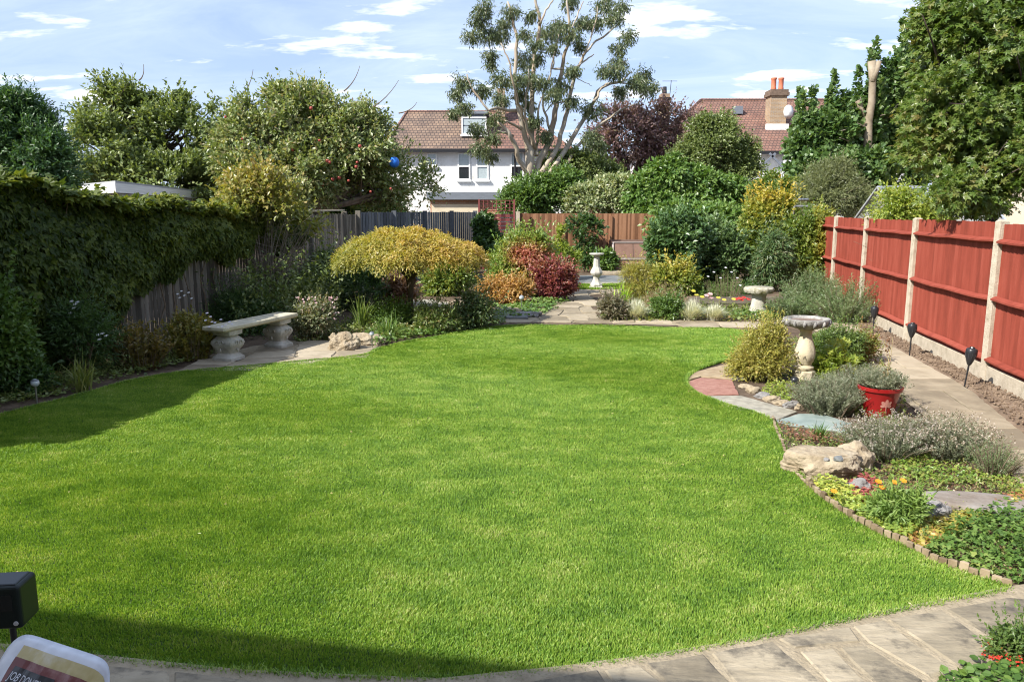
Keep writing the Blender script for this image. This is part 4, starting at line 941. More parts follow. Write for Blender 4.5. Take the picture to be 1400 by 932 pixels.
# --- raised timber bed
a, b = G(948, 428), G(1090, 430); y0 = a.y + .35
rb = empty('raised_timber_bed', (a.x, y0, 0), 0, 'raised bed of grey-brown timber planks behind the pedestal', 'raised bed')
for j, z in enumerate((.06, .2)):
    m = MB(); m.beam((0, 0, z + .01), (b.x - a.x + .3, .1, z + .01), .05, .13); m.build('plank', rough_mat('bed_plank', [(.13, .11, .09), (.24, .21, .17)], 5, stretch=(.4, 3, 3)), rb)
m = MB(); m.box(-.02, b.x - a.x + .3, .05, 1.6, 0, .24); m.build('soil_fill', SOIL, rb)
# --- brick cold frame in front of the rear fence
a, b = AT(836, 366, 25.6), AT(884, 366, 25.6); w = b.x - a.x + .3
cf = empty('brick_cold_frame', (a.x, 25.6, 0), 0, 'low red brick box with a white framed brown door panel by the rear fence', 'cold frame')
m = MB(); m.box(0, w, 0, .75, 0, .42); m.build('brick_base', brick_mat('frame_brick', (.36, .15, .1), (.45, .22, .15), (.4, .33, .26), .225, .075, 'WZ'), cf)
m = MB(); m.hull([(0, .0, .422), (w, .0, .422), (w, .75, .422), (0, .75, .422)], [(.04, .25, 1.0), (w - .04, .25, 1.0), (w, .75, 1.05), (0, .75, 1.05)]); m.build('cabinet', rough_mat('cabinet_wood', [(.10, .06, .045), (.14, .09, .07)], 3), cf)
fy = lambda z: .0 + (z - .422) * .43
for k in range(2):
    xa_, xb_ = .12 + k * (w - .2) / 2, .08 + (k + 1) * (w - .2) / 2
    m = MB(); m.hull([(xa_, fy(.49) - .012, .49), (xb_, fy(.49) - .012, .49), (xb_, fy(.49) + .03, .49), (xa_, fy(.49) + .03, .49)], [(xa_, fy(.93) - .012, .93), (xb_, fy(.93) - .012, .93), (xb_, fy(.93) + .03, .93), (xa_, fy(.93) + .03, .93)]); dr = m.build('door_panel', rough_mat('brown_panel', [(.15, .085, .06), (.2, .12, .09)], 4), cf)
m = MB(); m.beam((.02, -.02, .45), (w, -.02, .45), .03, .06); m.beam((.03, 0 - .02, .45), (.06, .22, .98), .06, .03); m.beam((.05, .215, .985), (w, .215, .985), .025, .035); m.build('frame', plain('grey_frame', (.34, .29, .26), .6), cf)
# --- greenhouse behind the lime shrub
a, b = AT(1200, 256, 16.5), AT(1280, 256, 16.5); zr_ = a.z; ge = empty('greenhouse', (a.x, 16.5, 0), 0, 'aluminium framed greenhouse roof behind the lime green shrub', 'greenhouse')
w = b.x - a.x + .9; ze_ = zr_ - .75; ALU = plain('aluminium', (.62, .64, .66), .35, .6)
m = MB(); m.beam((0, 0, zr_), (w, 0, zr_), .06, .06)
for s in (-1, 1):
    m.beam((0, s * 1.1, ze_), (w, s * 1.1, ze_), .05, .05); m.beam((0, s * 1.1, 0.02), (w, s * 1.1, .02), .05, .05)
    for i in range(5): x = w * i / 4; m.beam((x, s * 1.1, 0), (x, s * 1.1, ze_), .035, .035); m.beam((x, s * 1.1, ze_), (x, 0, zr_), .04, .04)
m.build('frame', ALU, ge)
gm, gt, gp, go = newmat('greenhouse_glass'); gt.nodes.remove(gp); g1 = N(gt, 'ShaderNodeBsdfGlossy'); g1.inputs['Roughness'].default_value = .12; g2 = N(gt, 'ShaderNodeBsdfTransparent'); g3 = N(gt, 'ShaderNodeMixShader'); g3.inputs[0].default_value = .35
g1.inputs[0].default_value = (.8, .85, .88, 1); gt.links.new(g2.outputs[0], g3.inputs[1]); gt.links.new(g1.outputs[0], g3.inputs[2]); gt.links.new(g3.outputs[0], go.inputs[0])
m = MB()
for s in (-1, 1):
    m.poly([(0, s * 1.1, .04), (w, s * 1.1, .04), (w, s * 1.1, ze_), (0, s * 1.1, ze_)]); m.poly([(0, s * 1.1, ze_ + .01), (w, s * 1.1, ze_ + .01), (w, 0, zr_ + .01), (0, 0, zr_ + .01)])
for x in (0, w): m.poly([(x, -1.1, .04), (x, 1.1, .04), (x, 1.1, ze_), (x, 0, zr_), (x, -1.1, ze_)])
m.build('glazing', gm, ge)
# --- metal hoop rail above the yellow shrub
a, b = AT(1085, 282, 18.5), AT(1108, 282, 18.5); m = MB(); hz = a.z
m.tube([(0, 0, 0), (0, 0, hz - .04), (.03, 0, hz), (b.x - a.x - .03, 0, hz), (b.x - a.x, 0, hz - .04), (b.x - a.x, 0, 0)], .025, 6); m.tube([(-.1, .3, hz + .16), (b.x - a.x + .05, .3, hz + .16)], .03, 6); m.tube([(-.1, .3, hz + .16), (-.1, .3, 0)], .02, 5)
o = m.build('metal_hoop', plain('galvanised', (.42, .42, .42), .4, .7)); o.location = (a.x, 18.5, 0); tag(o, 'grey galvanised tubular hoop rising beyond the yellow shrub', 'rail')
# --- light on a pole, bottom left
q = AT(13, 819, 2.62); dv_ = empty('security_light', (q.x, q.y, 0), R(6), 'black box-shaped solar security lamp on a pole, bottom left corner', 'lamp')
DKG = plain('dark_green_plastic', (.006, .012, .010), .42, 0, .3)
m = MB(); m.box(-.07, .07, -.066, .066, -.085, .08); bx = m.build('housing', DKG, dv_, bevel=.016); bx.modifiers['bevel'].segments = 4; bx.location = (0, 0, q.z)
m = MB(); m.hull([(-.056, -.054, .079), (.056, -.054, .079), (.056, .054, .079), (-.056, .054, .079)], [(-.052, -.05, .0845), (.052, -.05, .0845), (.052, .05, .0845), (-.052, .05, .0845)]); hd = m.build('solar_hood', plain('solar_hood', (.012, .016, .018), .3, 0, .4), bx, bevel=.004)
m = MB(); m.lathe([(.0085, 0), (.0085, .002), (.003, .003)], 20); m.v = [(x + .050, -.067 - z, y - .060) for x, y, z in m.v]; m.build('button', plain('grey_button', (.5, .5, .5), .4), bx)
m = MB(); m.box(-.055, .045, -.0675, -.0655, -.012, .05); m.build('sensor_panel', plain('gloss_black', (.008, .01, .01), .12), bx, bevel=.002)
m = MB(); m.lathe([(.011, 0), (.011, q.z - .09), (.014, q.z - .085), (.014, q.z - .055)], 14); m.build('pole', BLACKP, dv_, smooth=True)
# --- bag, bottom left
U = G(0, 880, .62); V_ = G(132, 925, .62)
bagr = empty('plastic_sack', (U.x, U.y, 0), 0, 'white plastic sack with maroon and gold print reading JOB DONE!', 'bag')
ux = (V_ - U); ux.z = 0; W_ = ux.length; ux.normalize(); bk = Vector((-ux.y, ux.x, 0))        # bk points away from the camera
bagr.rotation_euler.z = math.atan2(ux.y, ux.x)
# local frame: x right, y away, z up; the sack is a slumped pillow leaning back, top edge near z=.62
def sack(u, v, s):      # u 0..1 across, v 0..1 up, s side -1 front/up +1 back
    wd = W_ * 1.17; x = -W_ * .14 + wd * u; edge = (math.sin(math.pi * min(max(u, 0), 1)) ** .5) * (math.sin(math.pi * min(max(v, 0), 1)) ** .6)
    vv_ = v * (1 - .08 * abs(2 * u - 1) ** 9); x += wd * .05 * (v ** 8) * (1 - 2 * u) * .8
    y = -.34 + .42 * vv_; z = .02 + .60 * vv_
    n = Vector((0, -.60, .42)).normalized(); th = .06 * edge
    wr = .006 * mnoise.noise(Vector((u * 7, v * 6, s))) + .004 * mnoise.noise(Vector((u * 19, v * 15, s)))
    return Vector((x, y, z)) + n * (-s * th + (wr * (edge > .05)))
PL = plain('white_plastic', (.62, .64, .68), .32, 0, .5)
m = MB(); K = 36
for s in (-1, 1):
    for i in range(K):
        for j in range(K):
            q4 = [sack((i + a) / K, (j + b) / K, s) for a, b in ((0, 0), (1, 0), (1, 1), (0, 1))]; m.poly(q4 if s < 0 else q4[::-1])
bo = m.build('sack_body', PL, bagr, smooth=True)
bm = bmesh.new(); bm.from_mesh(bo.data); bmesh.ops.remove_doubles(bm, verts=bm.verts, dist=.0008); bm.to_mesh(bo.data); bm.free()
def patch(name, u0, u1, v0, v1, mat, e, parent=bagr, nu=20, nv=16):
    m = MB(); nrm = Vector((0, -.60, .42)).normalized()
    for i in range(nu):
        for j in range(nv):
            m.poly([sack(u0 + (u1 - u0) * (i + a) / nu, v0 + (v1 - v0) * (j + b) / nv, -1) + nrm * e for a, b in ((0, 0), (1, 0), (1, 1), (0, 1))])
    return m.build(name, mat, parent, smooth=True)
patch('gold_border', .19, .97, .06, .955, rough_mat('gold_print', [(.4, .32, .12), (.5, .42, .2), (.6, .55, .4)], 14, 8, .45, 0), .0022)
patch('maroon_print', .19, .94, .05, .905, rough_mat('maroon_print', [(.12, .03, .028), (.16, .04, .036), (.35, .2, .18)], 9, 10, .4, 0), .0040)
patch('black_label', .24, .62, .77, .872, plain('black_print', (.02, .02, .022), .4), .0056)
patch('white_label', .235, .48, .2, .785, PL, .0070)
def text_on(txt, u0, v0, hgt, mat, e):
    cu = bpy.data.curves.new('lettering', 'FONT'); cu.body = txt; cu.size = 1; cu.shear = .15; cu.offset = .0
    to = bpy.data.objects.new('lettering', cu); COL.objects.link(to); dg = bpy.context.evaluated_depsgraph_get(); me = bpy.data.meshes.new_from_object(to.evaluated_get(dg)); bpy.data.objects.remove(to)
    nrm = Vector((0, -.60, .42)).normalized()
    for v in me.vertices:
        p = sack(u0 + v.co.x * hgt * .86 / (W_ * 1.17), v0 + v.co.y * hgt / .73, -1) + nrm * e; v.co = p
    me.materials.clear(); me.materials.append(mat); o = bpy.data.objects.new('lettering', me); COL.objects.link(o); o.parent = bagr
    return o
text_on('JOB DONE!', .258, .820, .034, PL, .0125)
# ================================================================== VEGETATION
K_ = 1058.0
def PB(px, py, rx, rz, Y, ry=None):
    c = AT(px, py, Y); s = Y / K_; return (c.x, c.y, c.z, rx * s, (ry if ry else rx * .75) * s, rz * s)
g1_ = lambda *c: c
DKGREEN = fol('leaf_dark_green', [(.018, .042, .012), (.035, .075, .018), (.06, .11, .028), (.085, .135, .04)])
MIDGREEN = fol('leaf_mid_green', [(.035, .075, .016), (.065, .12, .025), (.10, .165, .035), (.14, .19, .05)])
BRIGHT = fol('leaf_bright_green', [(.04, .09, .018), (.08, .15, .03), (.12, .19, .045), (.2, .26, .09)])
OLIVE = fol('leaf_olive', [(.045, .075, .022), (.095, .13, .036), (.15, .19, .06), (.22, .24, .11)])
APPLEG = fol('leaf_apple', [(.05, .08, .025), (.10, .14, .04), (.16, .20, .07), (.26, .27, .13), (.24, .17, .09)])
EUCG = fol('leaf_eucalyptus', [(.04, .06, .025), (.07, .10, .04), (.11, .135, .06), (.19, .18, .09)], trans=.25)
PURPLE = fol('leaf_purple', [(.08, .05, .055), (.14, .08, .085), (.21, .13, .13), (.17, .16, .10)])
ACERG = fol('leaf_acer', [(.035, .068, .012), (.06, .108, .017), (.095, .145, .026), (.14, .165, .04), (.18, .11, .045)], trans=.4)
ORANGE = fol('leaf_orange', [(.14, .155, .03), (.25, .235, .045), (.37, .29, .07), (.43, .27, .10)], trans=.4)
REDGR = fol('leaf_red_green', [(.05, .11, .02), (.11, .18, .03), (.20, .24, .05), (.32, .20, .09), (.36, .14, .10), (.28, .08, .07)])
MAROONL = fol('leaf_maroon', [(.06, .014, .018), (.13, .028, .035), (.22, .06, .05), (.28, .14, .08), (.16, .16, .06)])
AMBER = fol('leaf_amber', [(.16, .14, .04), (.30, .19, .065), (.40, .24, .09), (.44, .28, .13)], trans=.4)
YELLOWG = fol('leaf_yellow_green', [(.05, .09, .02), (.09, .145, .025), (.15, .19, .035), (.26, .25, .045), (.38, .28, .045)], trans=.4)
LIME = fol('leaf_lime', [(.08, .13, .02), (.15, .21, .03), (.24, .28, .045), (.34, .34, .08)], trans=.4)
VARIEG = fol('leaf_variegated', [(.08, .13, .04), (.15, .19, .08), (.30, .32, .18), (.48, .48, .34)])
LAVG = fol('leaf_lavender', [(.07, .09, .045), (.12, .14, .08), (.17, .185, .12), (.24, .22, .15)], trans=.2)
ROSEM = fol('leaf_rosemary', [(.05, .09, .03), (.09, .14, .05), (.14, .19, .08), (.21, .24, .12)], trans=.2)
FESC = fol('leaf_fescue', [(.34, .35, .27), (.46, .47, .38), (.56, .56, .48), (.6, .58, .46)], trans=.2)
IVYM = fol('leaf_creeper', [(.013, .028, .004), (.030, .05, .008), (.056, .08, .012), (.11, .135, .022), (.20, .19, .04)], trans=.32, rough=.5, spec=.25)
GOLD = fol('leaf_golden', [(.12, .13, .03), (.20, .20, .04), (.30, .28, .06), (.30, .20, .07)])
WHITEF = fol('petal_white', [(.6, .6, .62), (.75, .75, .78)], trans=.2)
PINKF = fol('petal_pink', [(.55, .32, .36), (.6, .42, .4), (.68, .55, .5)], trans=.2)
ORF = fol('petal_orange', [(.75, .25, .02), (.85, .36, .02)], trans=.2)
YEF = fol('petal_yellow', [(.7, .55, .04), (.8, .68, .1)], trans=.2)
REDF = fol('petal_red', [(.5, .02, .02), (.62, .08, .05)], trans=.2)
BROWNL = fol('leaf_brown', [(.10, .055, .035), (.18, .10, .06), (.26, .17, .1)])
TREEG = 'trees and tall shrubs beyond the fences'

# ---- creeper on the left fence
g = np.random.default_rng(21); n = 74000
yy = 5.0 + (15.8 - 5.0) * g.uniform(size=n) ** 1.05; XF = -7.26 + .177 * yy
top = 2.24 - .075 * np.clip(yy - 8.5, 0, 3.2) + .05 * np.sin(yy * 2.3) + .04 * np.sin(yy * 5.1 + 1)
bot = np.interp(yy, [2.8, 9.6, 10.6, 11.6, 12.6, 14, 15.8], [.0, .0, .75, 1.2, 1.25, 1.35, 1.3]) + .12 * np.sin(yy * 3.7) + .07 * np.sin(yy * 9.1)
u = g.uniform(size=n) ** .92; z = bot + (top - bot) * u
bul = .34 * np.sin(np.pi * np.clip((z - bot) / (top - bot), .08, 1)) ** .5 + .06 * np.sin(yy * 1.9 + z * 2.1) + .05 * np.sin(yy * 4.3 - z * 5)
wh_ = np.array([1.0] * n); rs = g.uniform(size=n)
lay = g.uniform(size=n) ** .45; off = .02 + bul * (lay * .8 + .35 * np.clip(wob(np.c_[yy * 0, yy, z], 7, 44), -1, 1) * lay)
ontop = g.uniform(size=n) < .12
z = np.where(ontop, top + g.uniform(-.02, .10, n) * (1 + .8 * (g.uniform(size=n) < .1)), z); off = np.where(ontop, g.uniform(-.35, .38, n), off)
P = np.c_[XF + off, yy, z]
out = np.where(ontop, .25, 1.0)
Nn = unit(np.c_[out * .8 + g.normal(size=n) * .55, -.25 + g.normal(size=n) * .5, .6 + .5 * ontop + g.normal(size=n) * .4])
Dd = unit(np.c_[.35 + g.normal(size=n) * .3, g.normal(size=n) * .45, -.9 + .9 * ontop + g.normal(size=n) * .3])
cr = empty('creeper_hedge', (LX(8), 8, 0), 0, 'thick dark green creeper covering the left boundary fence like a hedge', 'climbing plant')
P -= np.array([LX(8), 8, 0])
leaves('foliage', P, Dd, Nn, g.uniform(.06, .115, n) * (1 + .15 * ontop), .4 * (wob(P, 2.5, 4) * .5 + .5) + .55 * rs - .12 + .12 * ontop + .16 * np.clip((z - top + .35) / .35, 0, 1), IVYM, cr, T_IVY)  # last terms paint light into the leaf colour: brighter towards the creeper top
m = MB()
for i in range(26):
    y0 = g.uniform(5.3, 15); x0 = LX(y0) + .06; pts = [Vector((x0, y0, 0.))]
    for k in range(7): pts.append(pts[-1] + Vector((.177 * (dy := g.uniform(-.15, .22)) + g.uniform(-.01, .02), dy, .31)))
    pts = [p - Vector((LX(8), 8, 0)) for p in pts]; m.tube(pts, [.016 - .0018 * k for k in range(8)], 5)
m.build('stems', TWIG, cr, smooth=True)

# ---- trees beyond the left fence
plant('conifer', 'dark green feathery conifer at the far left beyond the creeper hedge', 'tree', AT(28, 289, 13.5) * Vector((1, 1, 0)) if False else Vector((AT(28, 289, 13.5).x, 13.5, 0)),
      [PB(15, 205, 68, 60, 13.5), PB(66, 232, 40, 56, 13.2), PB(-50, 205, 70, 76, 13.8), PB(24, 158, 36, 24, 13.6)], 7600, fol('leaf_conifer', [(.02, .05, .018), (.035, .08, .026), (.055, .11, .035), (.08, .14, .05)]), .085, T_FERN, 9, .04,
      group=TREEG, trunk=(.14, 2.2), cname='crown', seed=2, up=.45, shoots=.06, shell=.7, lump=.2, droop=.25, limb_n=14)
plant('tree', 'broad mixed green tree behind the garage roof, left of the apple tree', 'tree', Vector((AT(210, 289, 23).x, 23, 0)),
      [PB(175, 165, 46, 44, 23), PB(245, 195, 62, 52, 23), PB(140, 215, 50, 54, 22), PB(300, 205, 46, 50, 23.5), PB(215, 250, 120, 36, 22.5), PB(150, 126, 20, 22, 23), PB(182, 118, 18, 16, 23.2), PB(232, 146, 30, 16, 23.5), PB(285, 150, 26, 14, 23.6), PB(120, 165, 16, 22, 22.6)], 9000, OLIVE, .12, T_LEAF, 8, .06,
      group=TREEG, trunk=(.2, 2.8), cname='crown', seed=3, shoots=.04, lump=.26, gap=(2.6, .3), limb_n=40, clump=30, inner=.12)
plant('apple_tree', 'large spreading apple tree with red apples behind the left fence corner', 'tree', Vector((AT(450, 289, 21.5).x, 21.5, 0)),
      [PB(420, 172, 70, 42, 21.5), PB(465, 205, 84, 52, 21.5), PB(345, 205, 56, 54, 21), PB(390, 240, 90, 40, 20.8), PB(520, 238, 56, 42, 22), PB(578, 256, 28, 30, 23), PB(500, 172, 34, 28, 22), PB(345, 158, 26, 26, 21.5), PB(392, 140, 34, 20, 21.5), PB(522, 275, 46, 14, 22.5), PB(430, 135, 22, 14, 21.8)], 9800, APPLEG, .105, T_LEAF, 8, .06,
      group=TREEG, trunk=(.17, 2.0), cname='crown', seed=5, shoots=.05, lump=.28, gap=(2.8, .32), limb_n=60, inner=.12, clump=24, stem_mat=BARKG)
at_ = bpy.data.objects['apple_tree']
g = np.random.default_rng(8); m = MB()
AP = plain('apple_skin', (.36, .07, .05), .5)
spots_ = [(438, 192), (451, 222), (447, 220), (379, 236), (362, 240), (417, 223), (418, 228), (487, 228), (489, 222), (456, 245), (462, 243), (408, 248), (419, 246), (335, 228), (475, 247), (348, 238), (536, 258), (360, 228), (440, 252), (427, 148), (310, 160), (508, 262), (398, 205), (493, 200), (382, 262), (330, 190)]
for px, py in spots_:
    q = AT(px + random.uniform(-2, 2), py, 20.4 - .6 * random.random()) - at_.location; r = random.uniform(.03, .05)
    m = MB(); m.lathe([(.3 * r, -r), (.8 * r, -.6 * r), (r, 0), (.85 * r, .6 * r), (.35 * r, .85 * r), (.05 * r, .7 * r)], 10, 0, q); m.build('apple', AP, at_, smooth=True)
# bare whippy shoots against the sky
m = MB()
for (px, py, px2, py2) in [(470, 125, 492, 90), (505, 150, 545, 110), (545, 155, 570, 140), (330, 130, 346, 95), (372, 118, 366, 99), (190, 110, 196, 88)]:
    a, b = AT(px, py, 21.5) - at_.location, AT(px2, py2, 21.5) - at_.location; m.tube(bez(a, (a + b) / 2 + Vector((.1, 0, -.1)), b), [.02, .017, .014, .012, .010, .008, .006], 5)
m.build('shoots', TWIG, at_)
q = AT(539, 222, 20.9); m = MB(); m.lathe([(.01, -.14), (.07, -.125), (.118, -.078), (.14, 0), (.118, .078), (.07, .125), (.01, .14)], 24, 0); bl = m.build('blue_ball', plain('blue_plastic', (.02, .16, .62), .4), None, smooth=True); bl.location = q; tag(bl, 'bright blue ball caught in the right side of the apple tree', 'ball')
q = AT(362, 244, 19.4); bm = bmesh.new(); bmesh.ops.create_icosphere(bm, subdivisions=3, radius=.11)
for v in bm.verts: v.co *= 1 + .3 * mnoise.noise(v.co * 14)
me = bpy.data.meshes.new('red_rag'); bm.to_mesh(me); bm.free(); me.materials.append(plain('red_cloth', (.6, .02, .03), .7)); o = bpy.data.objects.new('red_rag', me); COL.objects.link(o); o.location = q; tag(o, 'crumpled bright red scrap hanging among the apple leaves', 'rag')
plant('shrub', 'yellow green twiggy shrub leaning over the end of the creeper hedge', 'shrub', Vector((LX(14.2) + .15, 14.2, 0)),
      [PB(352, 262, 46, 28, 14), PB(385, 282, 40, 26, 14), PB(322, 292, 26, 20, 13.6), PB(418, 310, 20, 20, 14.2)], 800, fol('leaf_twiggy', [(.07, .09, .02), (.14, .16, .035), (.22, .22, .05), (.26, .2, .07)]), .08, T_LEAF, 8, .05, group=None, stems=60, stem_r=.016, stem_mat=BARKG, seed=7, shoots=.1, gap=(3, .7),
      colour=lambda P, r: np.clip(r + .35 * (P[:, 2] - 1.9), 0, 1), inner=.1)
# dark shrubs in the shade before the left / corner fence
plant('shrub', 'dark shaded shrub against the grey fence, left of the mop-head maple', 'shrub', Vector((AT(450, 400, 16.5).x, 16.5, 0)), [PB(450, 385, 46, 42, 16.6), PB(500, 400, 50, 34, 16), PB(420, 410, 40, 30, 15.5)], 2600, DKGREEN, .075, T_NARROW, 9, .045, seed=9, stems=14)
# ---- white house side: shrubs over the fence, centre
plant('shrub', 'mid green shrub topping the fence in front of the eucalyptus trunk', 'shrub', Vector((AT(740, 289, 29).x, 29, 0)), [PB(722, 274, 38, 17, 29), PB(765, 268, 34, 22, 29.3), PB(735, 258, 24, 12, 29), PB(772, 250, 22, 16, 29.6)], 3200, MIDGREEN, .12, T_LEAF, 8, .07, group=TREEG, seed=11, stems=16, shoots=.04)
plant('tree', 'grey green tree right behind the eucalyptus, over the rear fence', 'tree', Vector((AT(790, 289, 33).x, 33, 0)), [PB(785, 236, 32, 26, 33), PB(830, 256, 36, 26, 33), PB(755, 240, 22, 18, 33), PB(815, 225, 18, 14, 33)], 2600, OLIVE, .14, T_LEAF, 8, .08, group=TREEG, seed=12, trunk=(.16, 2.2), cname='crown', gap=(2, .8), shoots=.05)
plant('shrub', 'variegated cream and green shrub above the brown fence', 'shrub', Vector((AT(820, 289, 28.6).x, 28.6, 0)), [PB(805, 276, 34, 18, 28.6), PB(848, 268, 32, 22, 28.6), PB(826, 260, 22, 14, 28.6)], 3200, VARIEG, .11, T_LEAF, 8, .06, group=TREEG, seed=13, stems=12)
plant('shrub', 'bright glossy green shrub rising above the right half of the rear fence', 'shrub', Vector((AT(930, 289, 28.2).x, 28.2, 0)), [PB(912, 244, 34, 26, 28.2), PB(884, 268, 30, 28, 28.0), PB(955, 262, 46, 32, 28.4), PB(1000, 268, 36, 26, 28.6), PB(920, 285, 70, 26, 28.2), PB(930, 300, 46, 20, 25.9), PB(985, 302, 44, 22, 25.8)], 8200, BRIGHT, .15, T_LEAF, 8, .07, group=TREEG, seed=14, stems=20, droop=.4, up=.2, clump=34)
plant('plum_tree', 'purple leaved plum tree between the eucalyptus and the red roof', 'tree', Vector((AT(865, 289, 36).x, 36, 0)), [PB(862, 190, 56, 46, 36), PB(900, 200, 44, 42, 36), PB(835, 215, 34, 34, 36), PB(935, 180, 30, 28, 36.3), PB(845, 165, 28, 20, 36), PB(900, 160, 28, 18, 36)], 2500, PURPLE, .14, T_LEAF, 8, .09, group=TREEG, seed=15, trunk=(.2, 3.2), cname='crown', gap=(1.9, .12), shoots=.07, limb_n=34, inner=.1)
plant('tree', 'fine leaved dull green tree before the left part of the red roof', 'tree', Vector((AT(978, 289, 32).x, 32, 0)), [PB(980, 205, 42, 44, 32), PB(1010, 232, 30, 32, 32), PB(940, 232, 34, 34, 31.8), PB(965, 180, 24, 18, 32), PB(1020, 205, 16, 16, 32)], 5200, OLIVE, .10, T_LEAF, 9, .06, group=TREEG, seed=16, trunk=(.16, 2.6), cname='crown', shoots=.04, gap=(2.2, .85))
# pollarded tree with upright shoots
pol = [PB(1105, 200, 26, 40, 26), PB(1140, 190, 32, 46, 26), PB(1180, 175, 30, 50, 26.4), PB(1225, 150, 26, 76, 26.6), PB(1130, 230, 50, 26, 25.6), PB(1185, 235, 42, 30, 25.8), PB(1235, 220, 34, 50, 26.4), PB(1165, 160, 14, 20, 26)]
PLM = fol('leaf_pollard', [(.035, .075, .022), (.06, .115, .032), (.10, .16, .05), (.15, .21, .085)])
plant('pollarded_tree', 'tall tree with upright leafy shoots and a cut pale trunk, left of the acer', 'tree', Vector((AT(1190, 289, 26).x, 26, 0)), pol, 9000, PLM, .13, T_ROUND, 6, .06, group=TREEG, seed=17, trunk=(.24, 3.0), cname='crown', up=1.1, stem_mat=BARKG, lump=.2, limb_n=24, gap=(1.9, .6), clump=26)
g = np.random.default_rng(71); pt0 = bpy.data.objects['pollarded_tree']
for px, tp, bt, r in ((1092, 130, 185, 7), (1102, 118, 180, 7), (1117, 116, 175, 7), (1133, 122, 170, 6), (1143, 96, 165, 7), (1158, 124, 170, 7), (1173, 94, 160, 7), (1184, 70, 150, 7), (1202, 52, 140, 9), (1214, 80, 150, 8), (1227, 30, 120, 9), (1240, 62, 140, 10), (1252, 44, 120, 9), (1150, 140, 180, 8), (1195, 110, 160, 8)):
    n = 230; a0, b0 = np.array(AT(px + g.uniform(-5, 5), bt, 26.2)), np.array(AT(px, tp, 26.2)); t = g.uniform(size=n) ** .8; Y0 = g.uniform(-.6, .6)
    rr_ = r / K_ * 26 * (1.05 - .75 * t) * g.uniform(.2, 1, n); an = g.uniform(0, 6.283, n); off_ = np.c_[np.cos(an), np.sin(an), an * 0] * rr_[:, None]
    P = a0 + (b0 - a0) * t[:, None] + off_ + [0, Y0, 0] - np.array(pt0.location)
    leaves('leafy_shoot', P, unit(off_ + [0, 0, .04] + g.normal(size=(n, 3)) * .05), unit(g.normal(size=(n, 3)) * .5 + [-.2, -.3, .8]), g.uniform(.09, .17, n), g.uniform(size=n), PLM, pt0, T_ROUND)
pt_ = bpy.data.objects['pollarded_tree']; m = MB()
def ptube(mb_, pts, Y, r, o, seg=8): mb_.tube([AT(x, y, Y) - o.location for x, y in pts], r, seg)
ptube(m, [(1190, 235), (1186, 200), (1187, 165), (1192, 140), (1193, 110), (1192, 84)], 25.7, [.17, .14, .13, .115, .11, .13], pt_)
ptube(m, [(1187, 165), (1178, 150), (1172, 138)], 25.8, [.09, .08, .075], pt_); ptube(m, [(1193, 112), (1199, 96), (1202, 84)], 25.2, [.07, .07, .08], pt_); ptube(m, [(1150, 238), (1142, 222), (1130, 210)], 25.2, [.09, .08, .08], pt_)
m.build('cut_limbs', rough_mat('bark_pollard', [(.17, .135, .09), (.27, .22, .155), (.34, .29, .22)], 3, 8, .9, .5, 12), pt_, smooth=True)
plant('shrub', 'grey green fine leaved shrub behind the far end of the red fence', 'shrub', Vector((AT(1135, 289, 20.5).x, 20.5, 0)), [PB(1135, 265, 42, 34, 20.5), PB(1165, 275, 26, 24, 20.5), PB(1110, 280, 24, 22, 20.3), PB(1140, 238, 22, 12, 20.5)], 3600, fol('leaf_greyolive', [(.07, .09, .04), (.12, .14, .06), (.17, .19, .09), (.23, .24, .13)]), .075, T_NARROW, 9, .045, group=TREEG, seed=18, stems=16, shoots=.05)
plant('shrub', 'lime green shrub just over the red fence before the greenhouse', 'shrub', Vector((AT(1235, 289, 14.2).x, 14.2, 0)), [PB(1225, 284, 40, 18, 14.2), PB(1270, 288, 34, 16, 14.0), PB(1208, 292, 14, 12, 14.6), PB(1250, 320, 50, 36, 14.8)], 2200, LIME, .06, T_LEAF, 8, .04, group=TREEG, seed=19, stems=12, shoots=.1)
plant('shrub', 'shrub with a few yellow leaves beneath the balcony of the far house', 'shrub', Vector((AT(1075, 289, 23).x, 23, 0)), [PB(1072, 268, 22, 18, 23), PB(1098, 262, 22, 14, 23.2), PB(1055, 258, 24, 16, 24), PB(1080, 300, 30, 22, 23)], 2000, YELLOWG, .09, T_LEAF, 8, .05, group=TREEG, seed=20, stems=10, colour=lambda P, r: r ** 2)
# acer over the red fence
ac = [PB(1330, 70, 78, 80, 11.4, 70), PB(1400, 120, 100, 110, 11.4, 90), PB(1310, 150, 78, 66, 11.2, 70), PB(1290, 215, 62, 48, 11.2, 60), PB(1375, 220, 62, 46, 10.9, 60), PB(1335, 262, 62, 28, 10.8, 50), PB(1440, 60, 90, 90, 11.5, 80), PB(1300, 30, 50, 50, 11.5, 50), PB(1370, -40, 90, 70, 11.6, 80), PB(1450, 200, 60, 80, 11.3, 70), PB(1300, 262, 26, 20, 10.4, 30)]
plant('acer_tree', 'big green acer with star shaped leaves leaning over the red fence', 'tree', Vector((AT(1425, 289, 11.6).x, 11.6, 0)), ac, 10500, ACERG, .072, T_STAR, 5, .055, group=TREEG, seed=22, trunk=(.11, 1.9), cname='crown', stem_mat=rough_mat('bark_acer', [(.05, .035, .03), (.1, .07, .06)], 8), limb_n=40, lump=.16, up=.1, droop=.35, shell=.55, inner=.35, shoots=.03,
      colour=lambda P, r: np.clip(r * .8 + .28 * np.maximum(0, wob(P, 1.3, 3)) + .1 * (P[:, 0] < -1), 0, 1))

